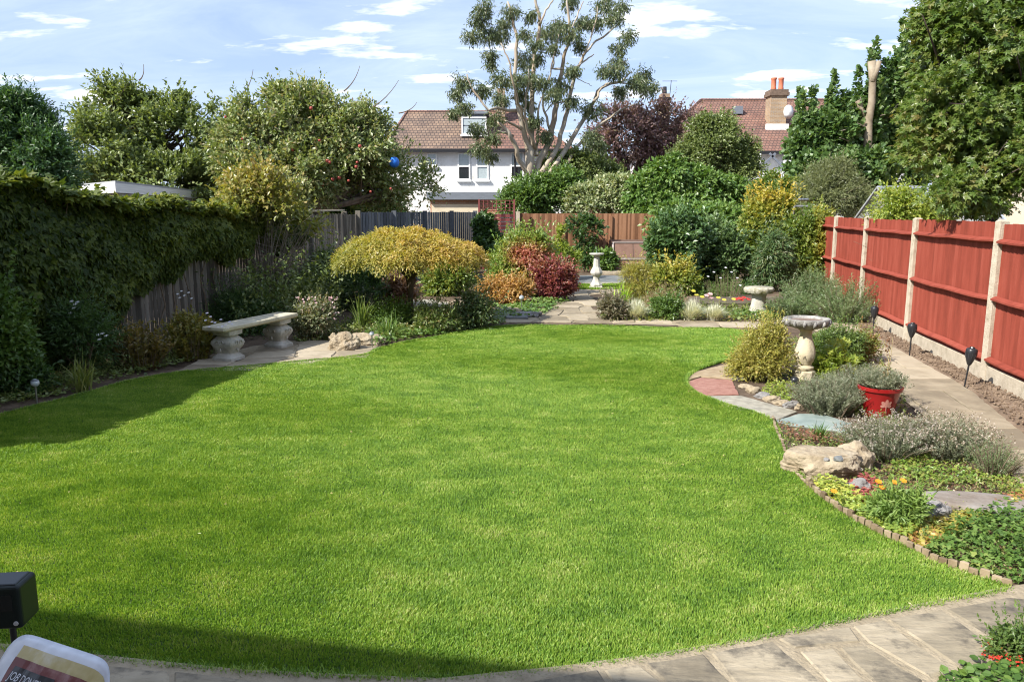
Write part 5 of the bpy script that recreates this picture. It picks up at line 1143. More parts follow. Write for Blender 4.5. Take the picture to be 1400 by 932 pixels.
# ---- eucalyptus, limb by limb
DE_ = 32.0; eu = empty('eucalyptus_tree', (AT(724, 289, DE_).x, DE_, 0), 0, 'tall pale barked eucalyptus with hanging leaf clusters in front of the white house', 'tree', TREEG)
EB = rough_mat('bark_eucalyptus', [(.22, .15, .09), (.36, .30, .22), (.47, .43, .36)], 1.6, 8, .7, .15, 20, stretch=(1, 1, .35), spots=((.30, .19, .12), .9, .60, .74))
Z = lambda x, y: (590 + x / 4.236, y / 4.236)
lim = [([(565, 1500), (566, 1150), (568, 990), (570, 880), (562, 840)], [9, 8.5, 8, 7.4, 6.4], 0), ([(562, 1000), (505, 930), (480, 830), (450, 770), (400, 720), (385, 712)], [5, 4, 3.6, 3, 2.4, 1.5], -.6), ([(470, 790), (440, 775), (385, 760)], [2.6, 2.4, 1.4], -.8),
       ([(565, 880), (530, 740), (505, 640), (490, 520), (485, 400), (497, 230), (468, 110), (440, 10)], [5, 4.2, 3.6, 3.2, 3, 2.6, 2, 1.4], -.3), ([(500, 640), (440, 640), (380, 625), (330, 640), (245, 530), (205, 430)], [2.5, 2.4, 2.2, 1.9, 1.5, .9], -1),
       ([(535, 760), (470, 720), (430, 700)], [2.4, 2, 1.2], -1.2), ([(575, 900), (578, 720), (582, 600), (588, 430), (612, 250), (628, 120), (600, 0), (585, -120)], [5.2, 4.4, 4, 3.6, 3.1, 2.6, 2.2, 1.5], .3), ([(625, 150), (660, 60), (700, 10), (720, -60)], [1.8, 1.5, 1.2, .8], .3),
       ([(600, 1050), (625, 930), (690, 810), (715, 640), (722, 560), (755, 420), (765, 330), (800, 240), (790, 60), (780, -60)], [6, 5.4, 5, 4.6, 4, 3.4, 3, 2.3, 2, 1.4], .8), ([(760, 400), (700, 400), (720, 300), (740, 180)], [1.8, 1.6, 1.3, .9], .2),
       ([(640, 1000), (740, 830), (775, 680), (800, 560), (835, 410), (880, 320), (930, 260), (1020, 195), (1085, 140)], [4.6, 4, 3.7, 3.4, 2.7, 2.2, 1.8, 1.5, .9], 1.2), ([(775, 440), (830, 395), (900, 345), (940, 315)], [2, 1.7, 1.3, .8], .8), ([(880, 320), (920, 230), (950, 130), (960, 40)], [1.5, 1.3, 1, .7], 1.2), ([(815, 160), (850, 70), (880, 10)], [1.3, 1.1, .7], .7),
       ([(680, 1020), (800, 830), (850, 740), (892, 680), (940, 590), (960, 530), (1010, 490), (1100, 474), (1160, 415)], [4.6, 4, 3.6, 3.3, 2.8, 2.6, 2.4, 2, 1], 1.6), ([(940, 585), (985, 510), (1050, 480), (1120, 470)], [2, 1.8, 1.5, .9], 1.2),
       ([(760, 1000), (830, 860), (905, 785), (1000, 705), (1090, 640), (1190, 600)], [3.2, 2.8, 2.4, 2, 1.6, .9], 2.2), ([(600, 860), (545, 700), (500, 600), (470, 470), (440, 330), (400, 250)], [2.6, 2.2, 1.9, 1.6, 1.2, .8], -1.6), ([(690, 760), (650, 640), (645, 540), (690, 430), (712, 300)], [2.2, 1.9, 1.6, 1.3, .8], -.2), ([(610, 900), (612, 760), (618, 640), (640, 560)], [2.6, 2.2, 1.8, 1], 1.8),
       ([(540, 740), (548, 600), (560, 500), (560, 400)], [2, 1.7, 1.3, .8], -.9), ([(1090, 480), (1170, 490), (1230, 520)], [1.2, 1, .7], 1.4), ([(770, 590), (700, 600), (660, 650)], [1.2, 1, .7], 0), ([(840, 450), (890, 480), (930, 500)], [.7, .5, .3], .5)]
sc_ = DE_ / K_
for i, (pts, rad, dy) in enumerate(lim):
    m = MB(); P3 = []
    for k, (x, y) in enumerate(pts):
        w = min(1, k / 3) if i else 0; px, py = Z(x, y); P3.append(AT(px, py, DE_ + dy * w * 1.3) - eu.location)
    if i == 0: P3[0].z = 0
    Q = [P3[0]]; RR = [rad[0] * sc_]
    for k in range(len(P3) - 1):
        for t in (.33, .67, 1): 
            j = Vector((random.gauss(0, .03), random.gauss(0, .03), 0)) if t < 1 else Vector()
            Q.append(P3[k].lerp(P3[k + 1], t) + j); RR.append((rad[k] * (1 - t) + rad[k + 1] * t) * sc_ * .82)
    m.tube(Q, RR, 10); m.build('trunk' if i == 0 else 'limb', EB, eu, smooth=True)
cl = [(330, 190, 62), (230, 200, 34), (300, 40, 50), (270, 110, 36), (460, 60, 42), (400, 200, 46), (340, 310, 30), (340, 370, 18), (540, 340, 62), (570, 450, 50), (400, 450, 48), (180, 470, 44), (150, 530, 36), (190, 610, 48), (130, 640, 24), (300, 510, 44), (400, 570, 48), (260, 740, 40), (280, 850, 50), (340, 900, 26), (370, 680, 48), (360, 790, 30), (540, 190, 26), (580, 80, 30),
      (660, 190, 46), (760, 170, 60), (820, 200, 40), (740, 490, 58), (640, 470, 34), (700, 540, 36), (800, 0, 46), (820, 400, 30), (650, 780, 34), (810, 580, 34), (870, 120, 36), (940, 120, 58), (1000, 20, 50), (1060, 90, 44), (1140, 200, 30), (1080, 270, 36), (1090, 350, 36), (1070, 400, 52), (1000, 400, 26), (1220, 430, 46), (1250, 500, 54), (1100, 520, 40), (930, 630, 62), (1180, 470, 34), (930, 790, 44), (980, 830, 26), (590, 690, 34),
      (500, 460, 40), (520, 540, 34), (610, 250, 30), (860, 260, 24), (700, 270, 26), (620, 330, 24), (560, 600, 26), (420, 130, 30), (1100, 30, 30), (720, 130, 26)]
g = np.random.default_rng(33); Ps, Ds, Ns, Rs = [], [], [], []; tm = MB()
for x, y, r in cl:
    px, py = Z(x, y); c = np.array(AT(px, py, DE_ + g.uniform(-1.5, 2))) - np.array(eu.location); rr_ = r / 4.236 * sc_ * 1.12
    n = int(20 + r * 2.1)
    d = unit(g.normal(size=(n, 3))); b = c + d * rr_ * np.array([1, 1, .75]) * g.uniform(.25, 1, n)[:, None]
    k = 6; tr = g.uniform(size=n)
    sg = unit(d * .5 + [0, 0, -.55] + g.normal(size=(n, 3)) * .35)
    P = np.repeat(b, k, 0) + np.repeat(sg, k, 0) * (np.tile(np.arange(k), n) * .055)[:, None]
    Ps.append(P); Ds.append(unit(np.repeat(sg, k, 0) * .3 + g.normal(size=(n * k, 3)) * .5 + [0, 0, -.75])); Ns.append(g.normal(size=(n * k, 3))); Rs.append(.6 * np.repeat(tr, k) + .4 * g.uniform(size=n * k))
    tm = MB()
    for q in range(4): tm.tube(bez(Vector(c) + Vector((0, 0, -rr_ * .3)), Vector(c) + Vector((0, 0, rr_ * .3)), Vector(b[q]), 3), [.02, .015, .01, .006], 4)
    tm.build('twig', TWIG, eu)
leaves('crown', np.concatenate(Ps), np.concatenate(Ds), np.concatenate(Ns), g.uniform(.10, .19, sum(map(len, Ps))), np.concatenate(Rs), EUCG, eu, (np.array([(0, 0, 0), (.4, -.13, .03), (1, 0, -.1), (.4, .13, .03)]), [(0, 1, 2), (0, 2, 3)]))

# ================================================================== plants standing in the beds
def bush(name, label, px, base, wpx, top, n, mat, size, tpl=T_LEAF, cat='shrub', depth=.8, parts=3, seed=1, zc=.52, **kw):
    q = G(px, base); s = q.y / K_; r = wpx * s / 2; Y = q.y + r * depth; zt = AT(px, top, Y).z; gg = random.Random(seed)
    cx_ = AT(px, base, Y).x; bl = [(cx_, Y, zt * zc * .92, r * .74, r * depth * .8, zt * (1 - zc) * .95)]
    for i in range(parts + 3):
        a = i * 2.4 + seed; k_ = gg.uniform(.42, .6); hz_ = zt * gg.uniform(.22, .42); top_ = zt * gg.uniform(.55, 1.02)
        bl.append((cx_ + r * (1 - k_) * 1.02 * math.cos(a), Y + r * depth * (1 - k_) * math.sin(a), top_ - hz_, r * k_, r * depth * k_, hz_))
    kw.setdefault('shoots', .10); kw.setdefault('shootlen', 2.1); kw.setdefault('lump', .26); kw.setdefault('clump', 22)
    return plant(name, label, cat, (cx_, Y, 0), bl, n, mat, size, tpl, seed=seed, **kw)
def spikes(name, label, px, base, wpx, top, n, mat, seed=1, needle=.03, per=26, cat='herb', spread=.8, depth=.8, heads=None, wid=T_NEEDLE, group=None, hv=.3, colour=None, cname='foliage', lean=.5):
    """lavender, rosemary and the like: many upright stems clothed in needles"""
    q = G(px, base); s = q.y / K_; r = wpx * s / 2; Y = q.y + r * depth; cx_ = AT(px, base, Y).x; zt = AT(px, top, Y).z
    root = empty(name, (cx_, Y, 0), 0, label, cat, group); g = np.random.default_rng(seed)
    a = g.uniform(0, 6.283, n); rad = g.uniform(size=n) ** .5; b = np.c_[np.cos(a) * rad * r * spread * .7, np.sin(a) * rad * r * depth * spread * .7, np.zeros(n)]
    h = zt * (1 - hv * g.uniform(size=n)) * (1 - .35 * rad ** 2); ln = np.c_[np.cos(a), np.sin(a) * depth, np.zeros(n)] * (rad * r * lean)[:, None] + g.normal(size=(n, 3)) * [.03, .03, 0]
    t = np.tile((np.arange(per) + .5) / per, n); I = np.repeat(np.arange(n), per)
    P = b[I] + ln[I] * (t ** 1.6)[:, None]; P[:, 2] = h[I] * t * (1 - .1 * rad[I] * t)
    m_ = len(P); D_ = unit(g.normal(size=(m_, 3)) * [1, 1, .3] + [0, 0, .8]); rn = .5 * g.uniform(size=n)[I] + .5 * g.uniform(size=m_)
    if colour: rn = colour(P, rn)
    leaves(cname, P, D_, g.normal(size=(m_, 3)), needle * g.uniform(.6, 1.3, m_), rn, mat, root, wid)
    mb2 = MB()
    for i in range(0, n, max(1, n // 70)):
        p0 = Vector(b[i]); p1 = Vector(b[i] + ln[i]); p1.z = h[i] * .95; mb2.tube([p0, p0.lerp(p1, .5) + Vector((0, 0, .02)), p1], [.004, .003, .0015], 4)
    mb2.build('stems', TWIG, root)
    if heads is not None:
        hm, hs, nn = heads; sel = g.choice(n, min(nn, n), replace=False); top_ = b[sel] + ln[sel]; top_[:, 2] = h[sel]; k = 7; I2 = np.repeat(np.arange(len(sel)), k)
        P = top_[I2] + g.normal(size=(len(I2), 3)) * [hs * .25, hs * .25, hs * .5]; leaves('flowers', P, g.normal(size=P.shape), g.normal(size=P.shape), hs * .6, g.uniform(size=len(P)), hm, root, T_ROUND)
    return root
def straps(name, label, px, base, wpx, top, n, mat, seed=1, wid=.02, cat='plant', curve=.8, group=None, up=.6, seg=5):
    """iris, daylily, fescue: arching strap leaves from a crown"""
    q = G(px, base); s = q.y / K_; r = wpx * s / 2; Y = q.y + r * .6; cx_ = AT(px, base, Y).x; zt = AT(px, top, Y).z
    root = empty(name, (cx_, Y, 0), 0, label, cat, group); g = np.random.default_rng(seed); V = []; L_ = []; T_ = []; Rn = []
    a = g.uniform(0, 6.283, n); el = g.uniform(size=n) ** up; b = np.c_[g.normal(size=n) * r * .12, g.normal(size=n) * r * .12, np.zeros(n)]
    hh = zt * (1.0 - .35 * el) * g.uniform(.65, 1.05, n); rr_ = r * el * g.uniform(.6, 1.05, n); sdv = np.c_[-np.sin(a), np.cos(a), np.zeros(n)] * (wid / 2); W = g.uniform(.7, 1.2, n)
    rows = []
    for k in range(seg + 1):
        t = k / seg; P = b + np.c_[np.cos(a) * rr_, np.sin(a) * rr_, np.zeros(n)] * (t ** 1.5); z = hh * (t * (1 + curve * .35) - curve * .45 * el * t ** 3); P[:, 2] = np.maximum(z, .005)
        w = (1 - t ** 2.2) * (.55 + .45 * min(1, t * 4)) * W; rows += [P - sdv * w[:, None], P + sdv * w[:, None]]
    V = np.stack(rows, 1); base_i = (np.arange(n) * (2 * (seg + 1)))[:, None]; f = []
    for k in range(seg): f += [2 * k, 2 * k + 1, 2 * k + 3, 2 * k + 2]
    loops = (np.array(f)[None] + base_i).ravel(); rn = np.repeat(g.uniform(size=n), seg)
    mesh_np('leaves', V, loops, np.full(n * seg, 4), mat, root, rn); return root
def cover(name, label, poly_px, n, mat, size, tpl=T_ROUND, seed=1, h=.08, cat='ground cover', gap=None, kind=None, clump=None, colour=None):
    A = np.array([tuple(G(*p).xy) for p in poly_px]); g = np.random.default_rng(seed); mn, mx = A.min(0), A.max(0); P = np.zeros((0, 2))
    while len(P) < n:
        q = g.uniform(mn, mx, (n * 2, 2)); q = q[inpoly(q, A)]
        if gap is not None: q = q[wob(np.c_[q, q[:, 0] * 0], gap[0], seed) < gap[1]]
        P = np.concatenate([P, q])
    P = P[:n]; c = A.mean(0); z = h * (.25 + .75 * g.uniform(size=n)) * (1 + .5 * wob(np.c_[P, P[:, 0] * 0], 3.5, seed + 1)); P3 = np.c_[P, np.maximum(z, .012)] - [c[0], c[1], 0]
    D_ = unit(np.c_[g.normal(size=(n, 2)), g.normal(size=n) * .25]); Nn = unit(np.c_[g.normal(size=(n, 2)) * .62 + [-.1, -.15], np.ones(n)])
    rn = .5 * g.uniform(size=n) + .5 * (wob(P3, 4, seed + 2) * .5 + .5)
    if colour: rn = colour(P3, rn)
    root = empty(name, (c[0], c[1], 0), 0, label, cat); leaves('foliage', P3, D_, Nn, size * g.uniform(.6, 1.25, n), rn, mat, root, tpl)
    if kind: 
        pass
    return root
def blooms(parent, pts, mat, r, name='flower', petals=9, up=(0, -.4, .9), stem=None):
    for p in pts:
        q = Vector(p) - parent.location; m = MB(); U = Vector(up).normalized(); X = U.cross(Vector((1, .1, 0))).normalized(); Y_ = U.cross(X)
        for i in range(petals):
            a = 2 * math.pi * i / petals; d = X * math.cos(a) + Y_ * math.sin(a); e = X * -math.sin(a) + Y_ * math.cos(a); m.cur = random.random()
            m.poly([q, q + d * r * .6 - e * r * .28 + U * r * .15, q + d * r + U * r * .1, q + d * r * .6 + e * r * .28 + U * r * .15])
        m.tube([q + U * .0, q + U * r * .2], [r * .3, r * .22], 8); fo = m.build(name, mat, parent)
        if stem: m = MB(); m.tube([q - U * .002, q * .9 + Vector((0, 0, q.z * .1)) - Vector((0, 0, q.z * .5)), (q.x * .7, q.y * .7, .02)], [.0025, .003, .0035], 5); m.build('stalk', stem, fo)

# -- left bed
bush('shrub', 'rounded glossy green shrub at the very left edge under the creeper', 6, 545, 66, 378, 1900, MIDGREEN, .055, cat='shrub', seed=31, k=8, step=.035)
spikes('loosestrife', 'yellowing feathery clump left of the stone bench', 262, 498, 90, 415, 150, fol('leaf_loosestrife', [(.07, .08, .015), (.13, .13, .025), (.2, .17, .035), (.26, .17, .05)]), 32, .055, 40, 'plant', hv=.35, wid=T_LEAF)
spikes('loosestrife', 'bronze tinted feathery clump between the strap leaves and the yellowing clump', 192, 512, 92, 430, 120, fol('leaf_bronze', [(.06, .06, .015), (.12, .10, .025), (.16, .12, .03), (.2, .13, .05)]), 33, .055, 40, 'plant', hv=.5, wid=T_LEAF)
straps('strap_plant', 'clump of yellow green strap leaves at the left lawn edge', 116, 541, 90, 480, 46, fol('leaf_strap', [(.09, .13, .03), (.16, .19, .05), (.24, .25, .08)]), 34, .022)
bush('shrub', 'low dark leafy perennial below the creeper beside the left globe light', 30, 548, 90, 505, 800, DKGREEN, .05, cat='plant', seed=35, k=6, step=.03)
bush('shrub', 'dark straggly perennial with white flowers below the creeper', 118, 524, 90, 410, 1100, DKGREEN, .06, T_NARROW, cat='plant', seed=36, k=7, step=.04)
pr = bpy.data.objects['shrub.' + '001'] if False else [o for o in bpy.data.objects if o.get('label', '').startswith('dark straggly perennial')][0]
blooms(pr, [AT(98 + dx, 412 + dy, 8.95) for dx, dy in ((0, 0), (5, 4), (3, 9), (8, 1), (-2, 16), (6, 20), (36, 46), (42, 44), (47, 47), (38, 52))], WHITEF, .028, petals=5)
straps('grass_clump', 'arching brownish grass blades among the left bed flowers', 150, 505, 90, 425, 40, fol('leaf_drygrass', [(.16, .14, .07), (.28, .24, .13)]), 37, .01)
plA = spikes('aster', 'lilac daisies overhanging the left end of the stone bench', 290, 486, 44, 428, 26, fol('leaf_aster', [(.06, .08, .03), (.1, .12, .05)]), 38, .04, 16, 'flower', hv=.3)
blooms(plA, [AT(px, py, 10.0) for px, py in ((281, 438), (288, 433), (294, 441), (302, 437), (309, 444), (314, 440), (286, 447), (298, 448), (306, 450), (283, 428), (311, 449), (317, 443), (290, 440), (304, 446))], fol('petal_lilac', [(.55, .52, .66), (.68, .66, .76)], trans=.2), .022)
plB = spikes('aster', 'white flowered stems standing against the grey fence behind the yellowing clump', 248, 480, 40, 398, 18, fol('leaf_aster2', [(.06, .08, .03), (.1, .12, .05)]), 39, .04, 16, 'flower', hv=.2)
blooms(plB, [AT(px, py, 10.9) for px, py in ((243, 402), (248, 398), (252, 404), (258, 400), (246, 407), (262, 408))], WHITEF, .022)
cover('ground_cover', 'straggly low leaves and litter at the edge of the left bed', [(0, 560), (60, 548), (150, 524), (240, 504), (300, 484), (240, 478), (120, 500), (0, 530)], 1500, OLIVE, .045, seed=40, h=.09)
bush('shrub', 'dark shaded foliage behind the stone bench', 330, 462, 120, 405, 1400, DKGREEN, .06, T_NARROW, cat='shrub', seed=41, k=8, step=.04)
sd1 = bush('sedum', 'pale pink flower heads between the bench and the tufa rocks', 432, 468, 70, 408, 900, fol('leaf_sedum', [(.08, .11, .05), (.14, .16, .08), (.25, .19, .13)]), .045, cat='flower', seed=42, k=6, step=.03)
g = np.random.default_rng(5); P = np.array([tuple(AT(g.uniform(405, 462), g.uniform(405, 440), 12.0 + g.uniform(-.2, .4))) for _ in range(150)]) - np.array(sd1.location)
leaves('flowers', P, g.normal(size=P.shape), unit(g.normal(size=P.shape) + [0, -1, 1]), g.uniform(.02, .045, len(P)), g.uniform(size=len(P)), PINKF, sd1, T_ROUND)
straps('iris', 'tall upright iris blades behind the tufa rocks', 497, 452, 66, 392, 60, fol('leaf_iris', [(.08, .14, .03), (.15, .21, .06), (.26, .3, .12)]), 43, .028, up=.9, curve=.3)
straps('daylily', 'arching green daylily leaves at the lawn edge right of the globe light', 530, 466, 80, 428, 90, BRIGHT, 44, .018)
straps('daylily', 'fine grassy clump around the foot of the mop-head maple', 590, 459, 60, 436, 90, MIDGREEN, 45, .014)
bush('shrub', 'low leafy border plant left of the mop-head maple trunk', 540, 452, 80, 424, 1300, MIDGREEN, .05, cat='plant', seed=46, k=6, step=.03)
bush('shrub', 'dark brown stemmed plant shading the left of the maple trunk', 545, 425, 46, 378, 600, BROWNL, .06, cat='plant', seed=47, k=7, step=.04)
bush('border_plant', 'green border plant with reddish stems right of the maple trunk', 600, 458, 70, 424, 1100, fol('leaf_border', [(.05, .08, .03), (.1, .15, .04), (.16, .2, .06), (.22, .13, .07)]), .045, cat='plant', seed=48, k=6, step=.03)
bush('rose_bush', 'dark sprawling rose bush at the lawn edge before the rockery', 648, 452, 76, 404, 1000, fol('leaf_rose', [(.03, .06, .025), (.07, .11, .04), (.12, .16, .06), (.16, .1, .06)]), .05, cat='shrub', seed=49, k=6, step=.05, stems=16, shoots=.1)
cover('ground_cover', 'low green edging leaves along the lawn below the mop-head maple', [(512, 476), (560, 466), (625, 455), (690, 444), (690, 434), (620, 442), (540, 452), (500, 462)], 2600, MIDGREEN, .05, seed=50, h=.13)
# -- mop head maple
q = G(562, 446); ml = empty('mophead_maple', (q.x, q.y, 0), 0, 'orange gold mop-head weeping maple on a slim dark trunk', 'tree')
Yc = q.y + .05; MBK = rough_mat('bark_maple', [(.07, .055, .04), (.13, .10, .075)], 9, stretch=(1, 1, .3))
def mlp(px, py, Y=None): return Vector(AT(px, py, Y or Yc)) - ml.location
m = MB(); m.tube([Vector((0, 0, 0)), Vector((.01, 0, .25)), Vector((.0, .01, .5)), Vector((.01, 0, .72)), mlp(562, 382)], [.065, .05, .046, .055, .10], 12)
for i in range(26):
    a = i * 2.4; rr_ = random.uniform(.5, 1.15); e = mlp(562, 360) + Vector((rr_ * math.cos(a), rr_ * math.sin(a) * .9, -.02 + .15 * random.random()))
    m.tube(bez(mlp(562, 384), mlp(562, 350) + Vector((math.cos(a), math.sin(a), 0)) * rr_ * .5 + Vector((0, 0, .22)), e, 6), [.035 - .0045 * k for k in range(7)], 5)
m.build('trunk', MBK, ml, smooth=True)
g = np.random.default_rng(60); n = 5600; a = g.uniform(0, 6.283, n); r = g.uniform(size=n) ** .55
RX, RY = 1.20, 1.1; lay = g.uniform(size=n)
rim = 1 + .07 * np.sin(3 * a + 1) + .05 * np.sin(7 * a)
x = np.cos(a) * r * RX * rim; y = np.sin(a) * r * RY * rim
cl_ = wob(np.c_[x, y, x * 0], 7, 61); zt = 1.70 - .36 * (r ** 2.1) + .05 * cl_ + .02 * np.sin(13 * x)
z = zt - .20 * lay ** 1.6 * (1 - .4 * r) - .05 * (r > .88) * g.uniform(size=n)
b = np.c_[x, y, z]; cxm = mlp(556, 360).x; b[:, 0] += cxm; b[:, 2] -= .03
outd = np.c_[np.cos(a) * r, np.sin(a) * r, .38 - .62 * r]; k = 7; sg = unit(outd + g.normal(size=(n, 3)) * .3); I = np.repeat(np.arange(n), k); t = np.tile(np.arange(k), n)
P = b[I] + sg[I] * (t * .03)[:, None] + np.c_[np.zeros((len(I), 2)), -.0035 * t ** 2]
D_ = unit(sg[I] * .5 + g.normal(size=(len(I), 3)) * .5 + [0, 0, -.35]); Nn = unit(np.c_[g.normal(size=(len(I), 2)) * .5, np.ones(len(I))] + outd[I] * .4)
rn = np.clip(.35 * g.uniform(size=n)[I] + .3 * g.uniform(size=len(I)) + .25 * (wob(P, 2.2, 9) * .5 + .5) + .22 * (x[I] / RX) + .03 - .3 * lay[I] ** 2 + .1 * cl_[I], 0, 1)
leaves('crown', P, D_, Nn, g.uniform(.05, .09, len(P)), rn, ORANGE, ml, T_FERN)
# -- middle left shrubs beyond the maple
bush('shrub', 'yellow and green leaved shrub with red stems right behind the mop-head maple', 616, 406, 76, 362, 1900, YELLOWG, .075, cat='shrub', seed=61, k=7, step=.045, colour=lambda P, r: np.clip(r * .8, 0, 1))
bush('pieris', 'large rounded green shrub flushed salmon red in the middle bed', 712, 408, 104, 322, 4200, REDGR, .075, cat='shrub', seed=62, k=7, step=.04,
     colour=lambda P, r: np.clip(r * .42 + .62 * np.exp(-(((P[:, 0] - .1) / .5) ** 2 + ((P[:, 2] - 1.0) / .35) ** 2)) * (P[:, 1] < .25) + .25 * np.maximum(0, wob(P, 3, 2)), 0, 1))
bush('azalea', 'low amber orange shrub at the front of the middle bed', 690, 418, 78, 384, 1700, AMBER, .06, cat='shrub', seed=63, k=6, step=.03, zc=.45)
bush('berberis', 'dark maroon red shrub beside the sundial path', 757, 414, 64, 362, 2400, MAROONL, .065, T_LEAF, cat='shrub', seed=64, k=6, step=.035, colour=lambda P, r: np.clip(r * .8 + .25 * (P[:, 2] - .4), 0, 1))
bush('shrub', 'small dark green topped bush just behind the salmon flushed shrub', 735, 388, 50, 322, 900, MIDGREEN, .08, cat='shrub', seed=65, k=6, step=.04)
q = G(768, 382); plant('yellow_conifer', 'small upright golden yellow conifer before the brown fence', 'conifer', (q.x, q.y, 0), [(q.x, q.y, .35, .42, .4, .34), (q.x, q.y, .75, .28, .28, .34), (q.x - .05, q.y, 1.1, .15, .15, .3), (q.x - .07, q.y, 1.38, .08, .08, .2), (q.x + .38, q.y, .62, .16, .16, .2)], 900, LIME, .10, T_FERN, 5, .035, seed=66, up=1.4, colour=lambda P, r: np.clip(r * .8 + .3 * (P[:, 2] - .8), 0, 1), low=0.05, lump=.05)
bush('perennial', 'loose pale green perennials behind the maroon shrub near the rear paving', 752, 392, 70, 352, 1100, fol('leaf_loose', [(.1, .13, .05), (.18, .2, .08), (.28, .26, .13)]), .07, T_NARROW, cat='plant', seed=67, k=7, step=.04, shoots=.1)
plant('climber', 'climbing shrub trained up the brown fence above the sundial', 'climbing plant', (AT(799, 366, 25.9).x, 25.9, 0), [PB(800, 335, 13, 30, 25.9), PB(793, 308, 20, 12, 25.9), PB(814, 312, 10, 18, 25.9), PB(802, 355, 12, 16, 25.6)], 420, DKGREEN, .11, T_LEAF, 6, .05, seed=68, gap=(4, .9))
plant('laurel', 'small glossy laurel bush between the sundial and the brick cold frame', 'shrub', (AT(828, 366, 25.2).x, 25.2, 0), [PB(829, 360, 12, 14, 25.2), PB(826, 352, 8, 8, 25.2)], 420, MIDGREEN, .12, T_LEAF, 6, .05, seed=69)
plant('ivy', 'dark green ivy hanging over the end of the dark fence below the trellis', 'climbing plant', (AT(668, 366, 24.5).x, 24.5, 0), [PB(663, 312, 13, 20, 24.6), PB(668, 334, 16, 18, 24.5), PB(660, 350, 14, 20, 24)], 1000, DKGREEN, .11, T_IVY, 6, .05, seed=70)
cover('ground_cover', 'low green leaves edging the rockery and sundial path', [(652, 420), (740, 414), (778, 412), (760, 424), (722, 440), (690, 436), (650, 432)], 1500, BRIGHT, .07, seed=71, h=.13, gap=(3, .4))
# -- right of the path
straps('bright_iris', 'bright lime green sword leaves beside the sundial path', 850, 420, 50, 386, 60, fol('leaf_limeiris', [(.16, .3, .03), (.28, .42, .05), (.4, .48, .1)]), 72, .035, up=.8)
straps('iris', 'blue green iris leaves right of the bright lime clump', 876, 408, 44, 378, 46, fol('leaf_blueiris', [(.07, .14, .05), (.13, .2, .08), (.2, .26, .12)]), 73, .03, up=.8)
bush('heather', 'dusky low plant at the corner where the sundial path meets the lawn path', 838, 440, 46, 408, 900, fol('leaf_dusky', [(.08, .09, .05), (.14, .13, .08), (.2, .15, .11)]), .045, cat='plant', seed=74, k=6, step=.03)
for (px, wd, base, top, sdd, lab) in ((868, 62, 440, 411, 75, 'pale silver blue fescue tuft nearest the sundial path'), (944, 58, 441, 411, 76, 'pale silver blue fescue tuft, the left of the pair in mid bed'), (976, 50, 441, 416, 77, 'pale silver blue fescue tuft, the right of the pair in mid bed')):
    straps('fescue', lab, px, base, wd, top, 1000, FESC, sdd, .013, 'grass tuft', group='silver fescue tufts behind the lawn', up=.55, curve=.9)
bush('ground_plant', 'low green and yellow plant between the first two fescue tufts', 910, 440, 46, 412, 800, MIDGREEN, .05, cat='plant', seed=78, k=5, step=.03, zc=.4)
bush('perennial', 'yellowing loose perennial behind the first fescue tuft', 880, 418, 64, 362, 1500, GOLD, .05, T_NARROW, cat='plant', seed=79, k=7, step=.035, shoots=.08)
bush('rose_bush', 'bush with bright yellow leaves below the big dark viburnum', 925, 420, 60, 360, 700, YELLOWG, .075, cat='shrub', seed=80, k=6, step=.045, stems=14, colour=lambda P, r: np.clip(r * .6 + .6 * (P[:, 2] - .2), 0, 1))
bush('perennial', 'brownish faded stems around the mid bed stones', 905, 432, 80, 398, 900, fol('leaf_faded', [(.12, .1, .05), (.2, .16, .08), (.3, .24, .14)]), .045, T_NARROW, cat='plant', seed=81, k=6, step=.03)
cover('ground_cover', 'low mixed green leaves between the silver tufts and the lawn path', [(822, 440), (1060, 441), (1050, 425), (960, 424), (830, 424)], 2200, fol('leaf_mixgc', [(.06, .1, .03), (.12, .17, .04), (.2, .22, .06), (.24, .16, .08)]), .055, seed=82, h=.12, gap=(3, .5))
bush('viburnum', 'tall rounded glossy dark green bush left of its twin in mid garden', 921, 412, 92, 288, 4600, fol('leaf_viburnum', [(.025, .06, .02), (.05, .10, .03), (.08, .14, .045), (.13, .19, .07)], trans=.25, rough=.35), .10, T_LEAF, seed=83, k=6, step=.04, depth=.9, zc=.5)
bush('viburnum', 'tall dark green bush right of the rounded one, before the rear fence gap', 978, 408, 84, 298, 3600, fol('leaf_viburnum2', [(.03, .065, .022), (.055, .10, .03), (.09, .14, .045), (.14, .19, .07)], trans=.25, rough=.4), .09, T_LEAF, seed=84, k=6, step=.04, depth=.9, zc=.5)
fe = spikes('cosmos', 'feathery green cosmos with small white flowers before the dark bush', 990, 424, 56, 362, 120, fol('leaf_cosmos', [(.08, .15, .03), (.14, .22, .05), (.2, .27, .09)]), 85, .05, 34, 'flower', hv=.4)
blooms(fe, [AT(px, py, 15.0) for px, py in ((968, 378), (992, 366), (1000, 372), (1008, 380), (976, 372), (1012, 390), (985, 380))], WHITEF, .03, petals=6)
bush('shrub', 'shrub with bright yellow upper leaves right of the dark bushes', 1048, 404, 78, 262, 4600, YELLOWG, .085, seed=86, k=7, step=.045, depth=.8, zc=.55, colour=lambda P, r: np.clip(r * .65 + .42 * (P[:, 2] - 1.1) + .2 * wob(P, 2, 7), 0, 1))
bush('shrub', 'dark long leaved shrub in front of the yellow topped one', 1054, 414, 44, 308, 1900, fol('leaf_longdark', [(.035, .07, .03), (.06, .11, .04), (.11, .16, .06), (.19, .17, .09)]), .10, T_NARROW, seed=87, k=7, step=.045, zc=.5, droop=.5)
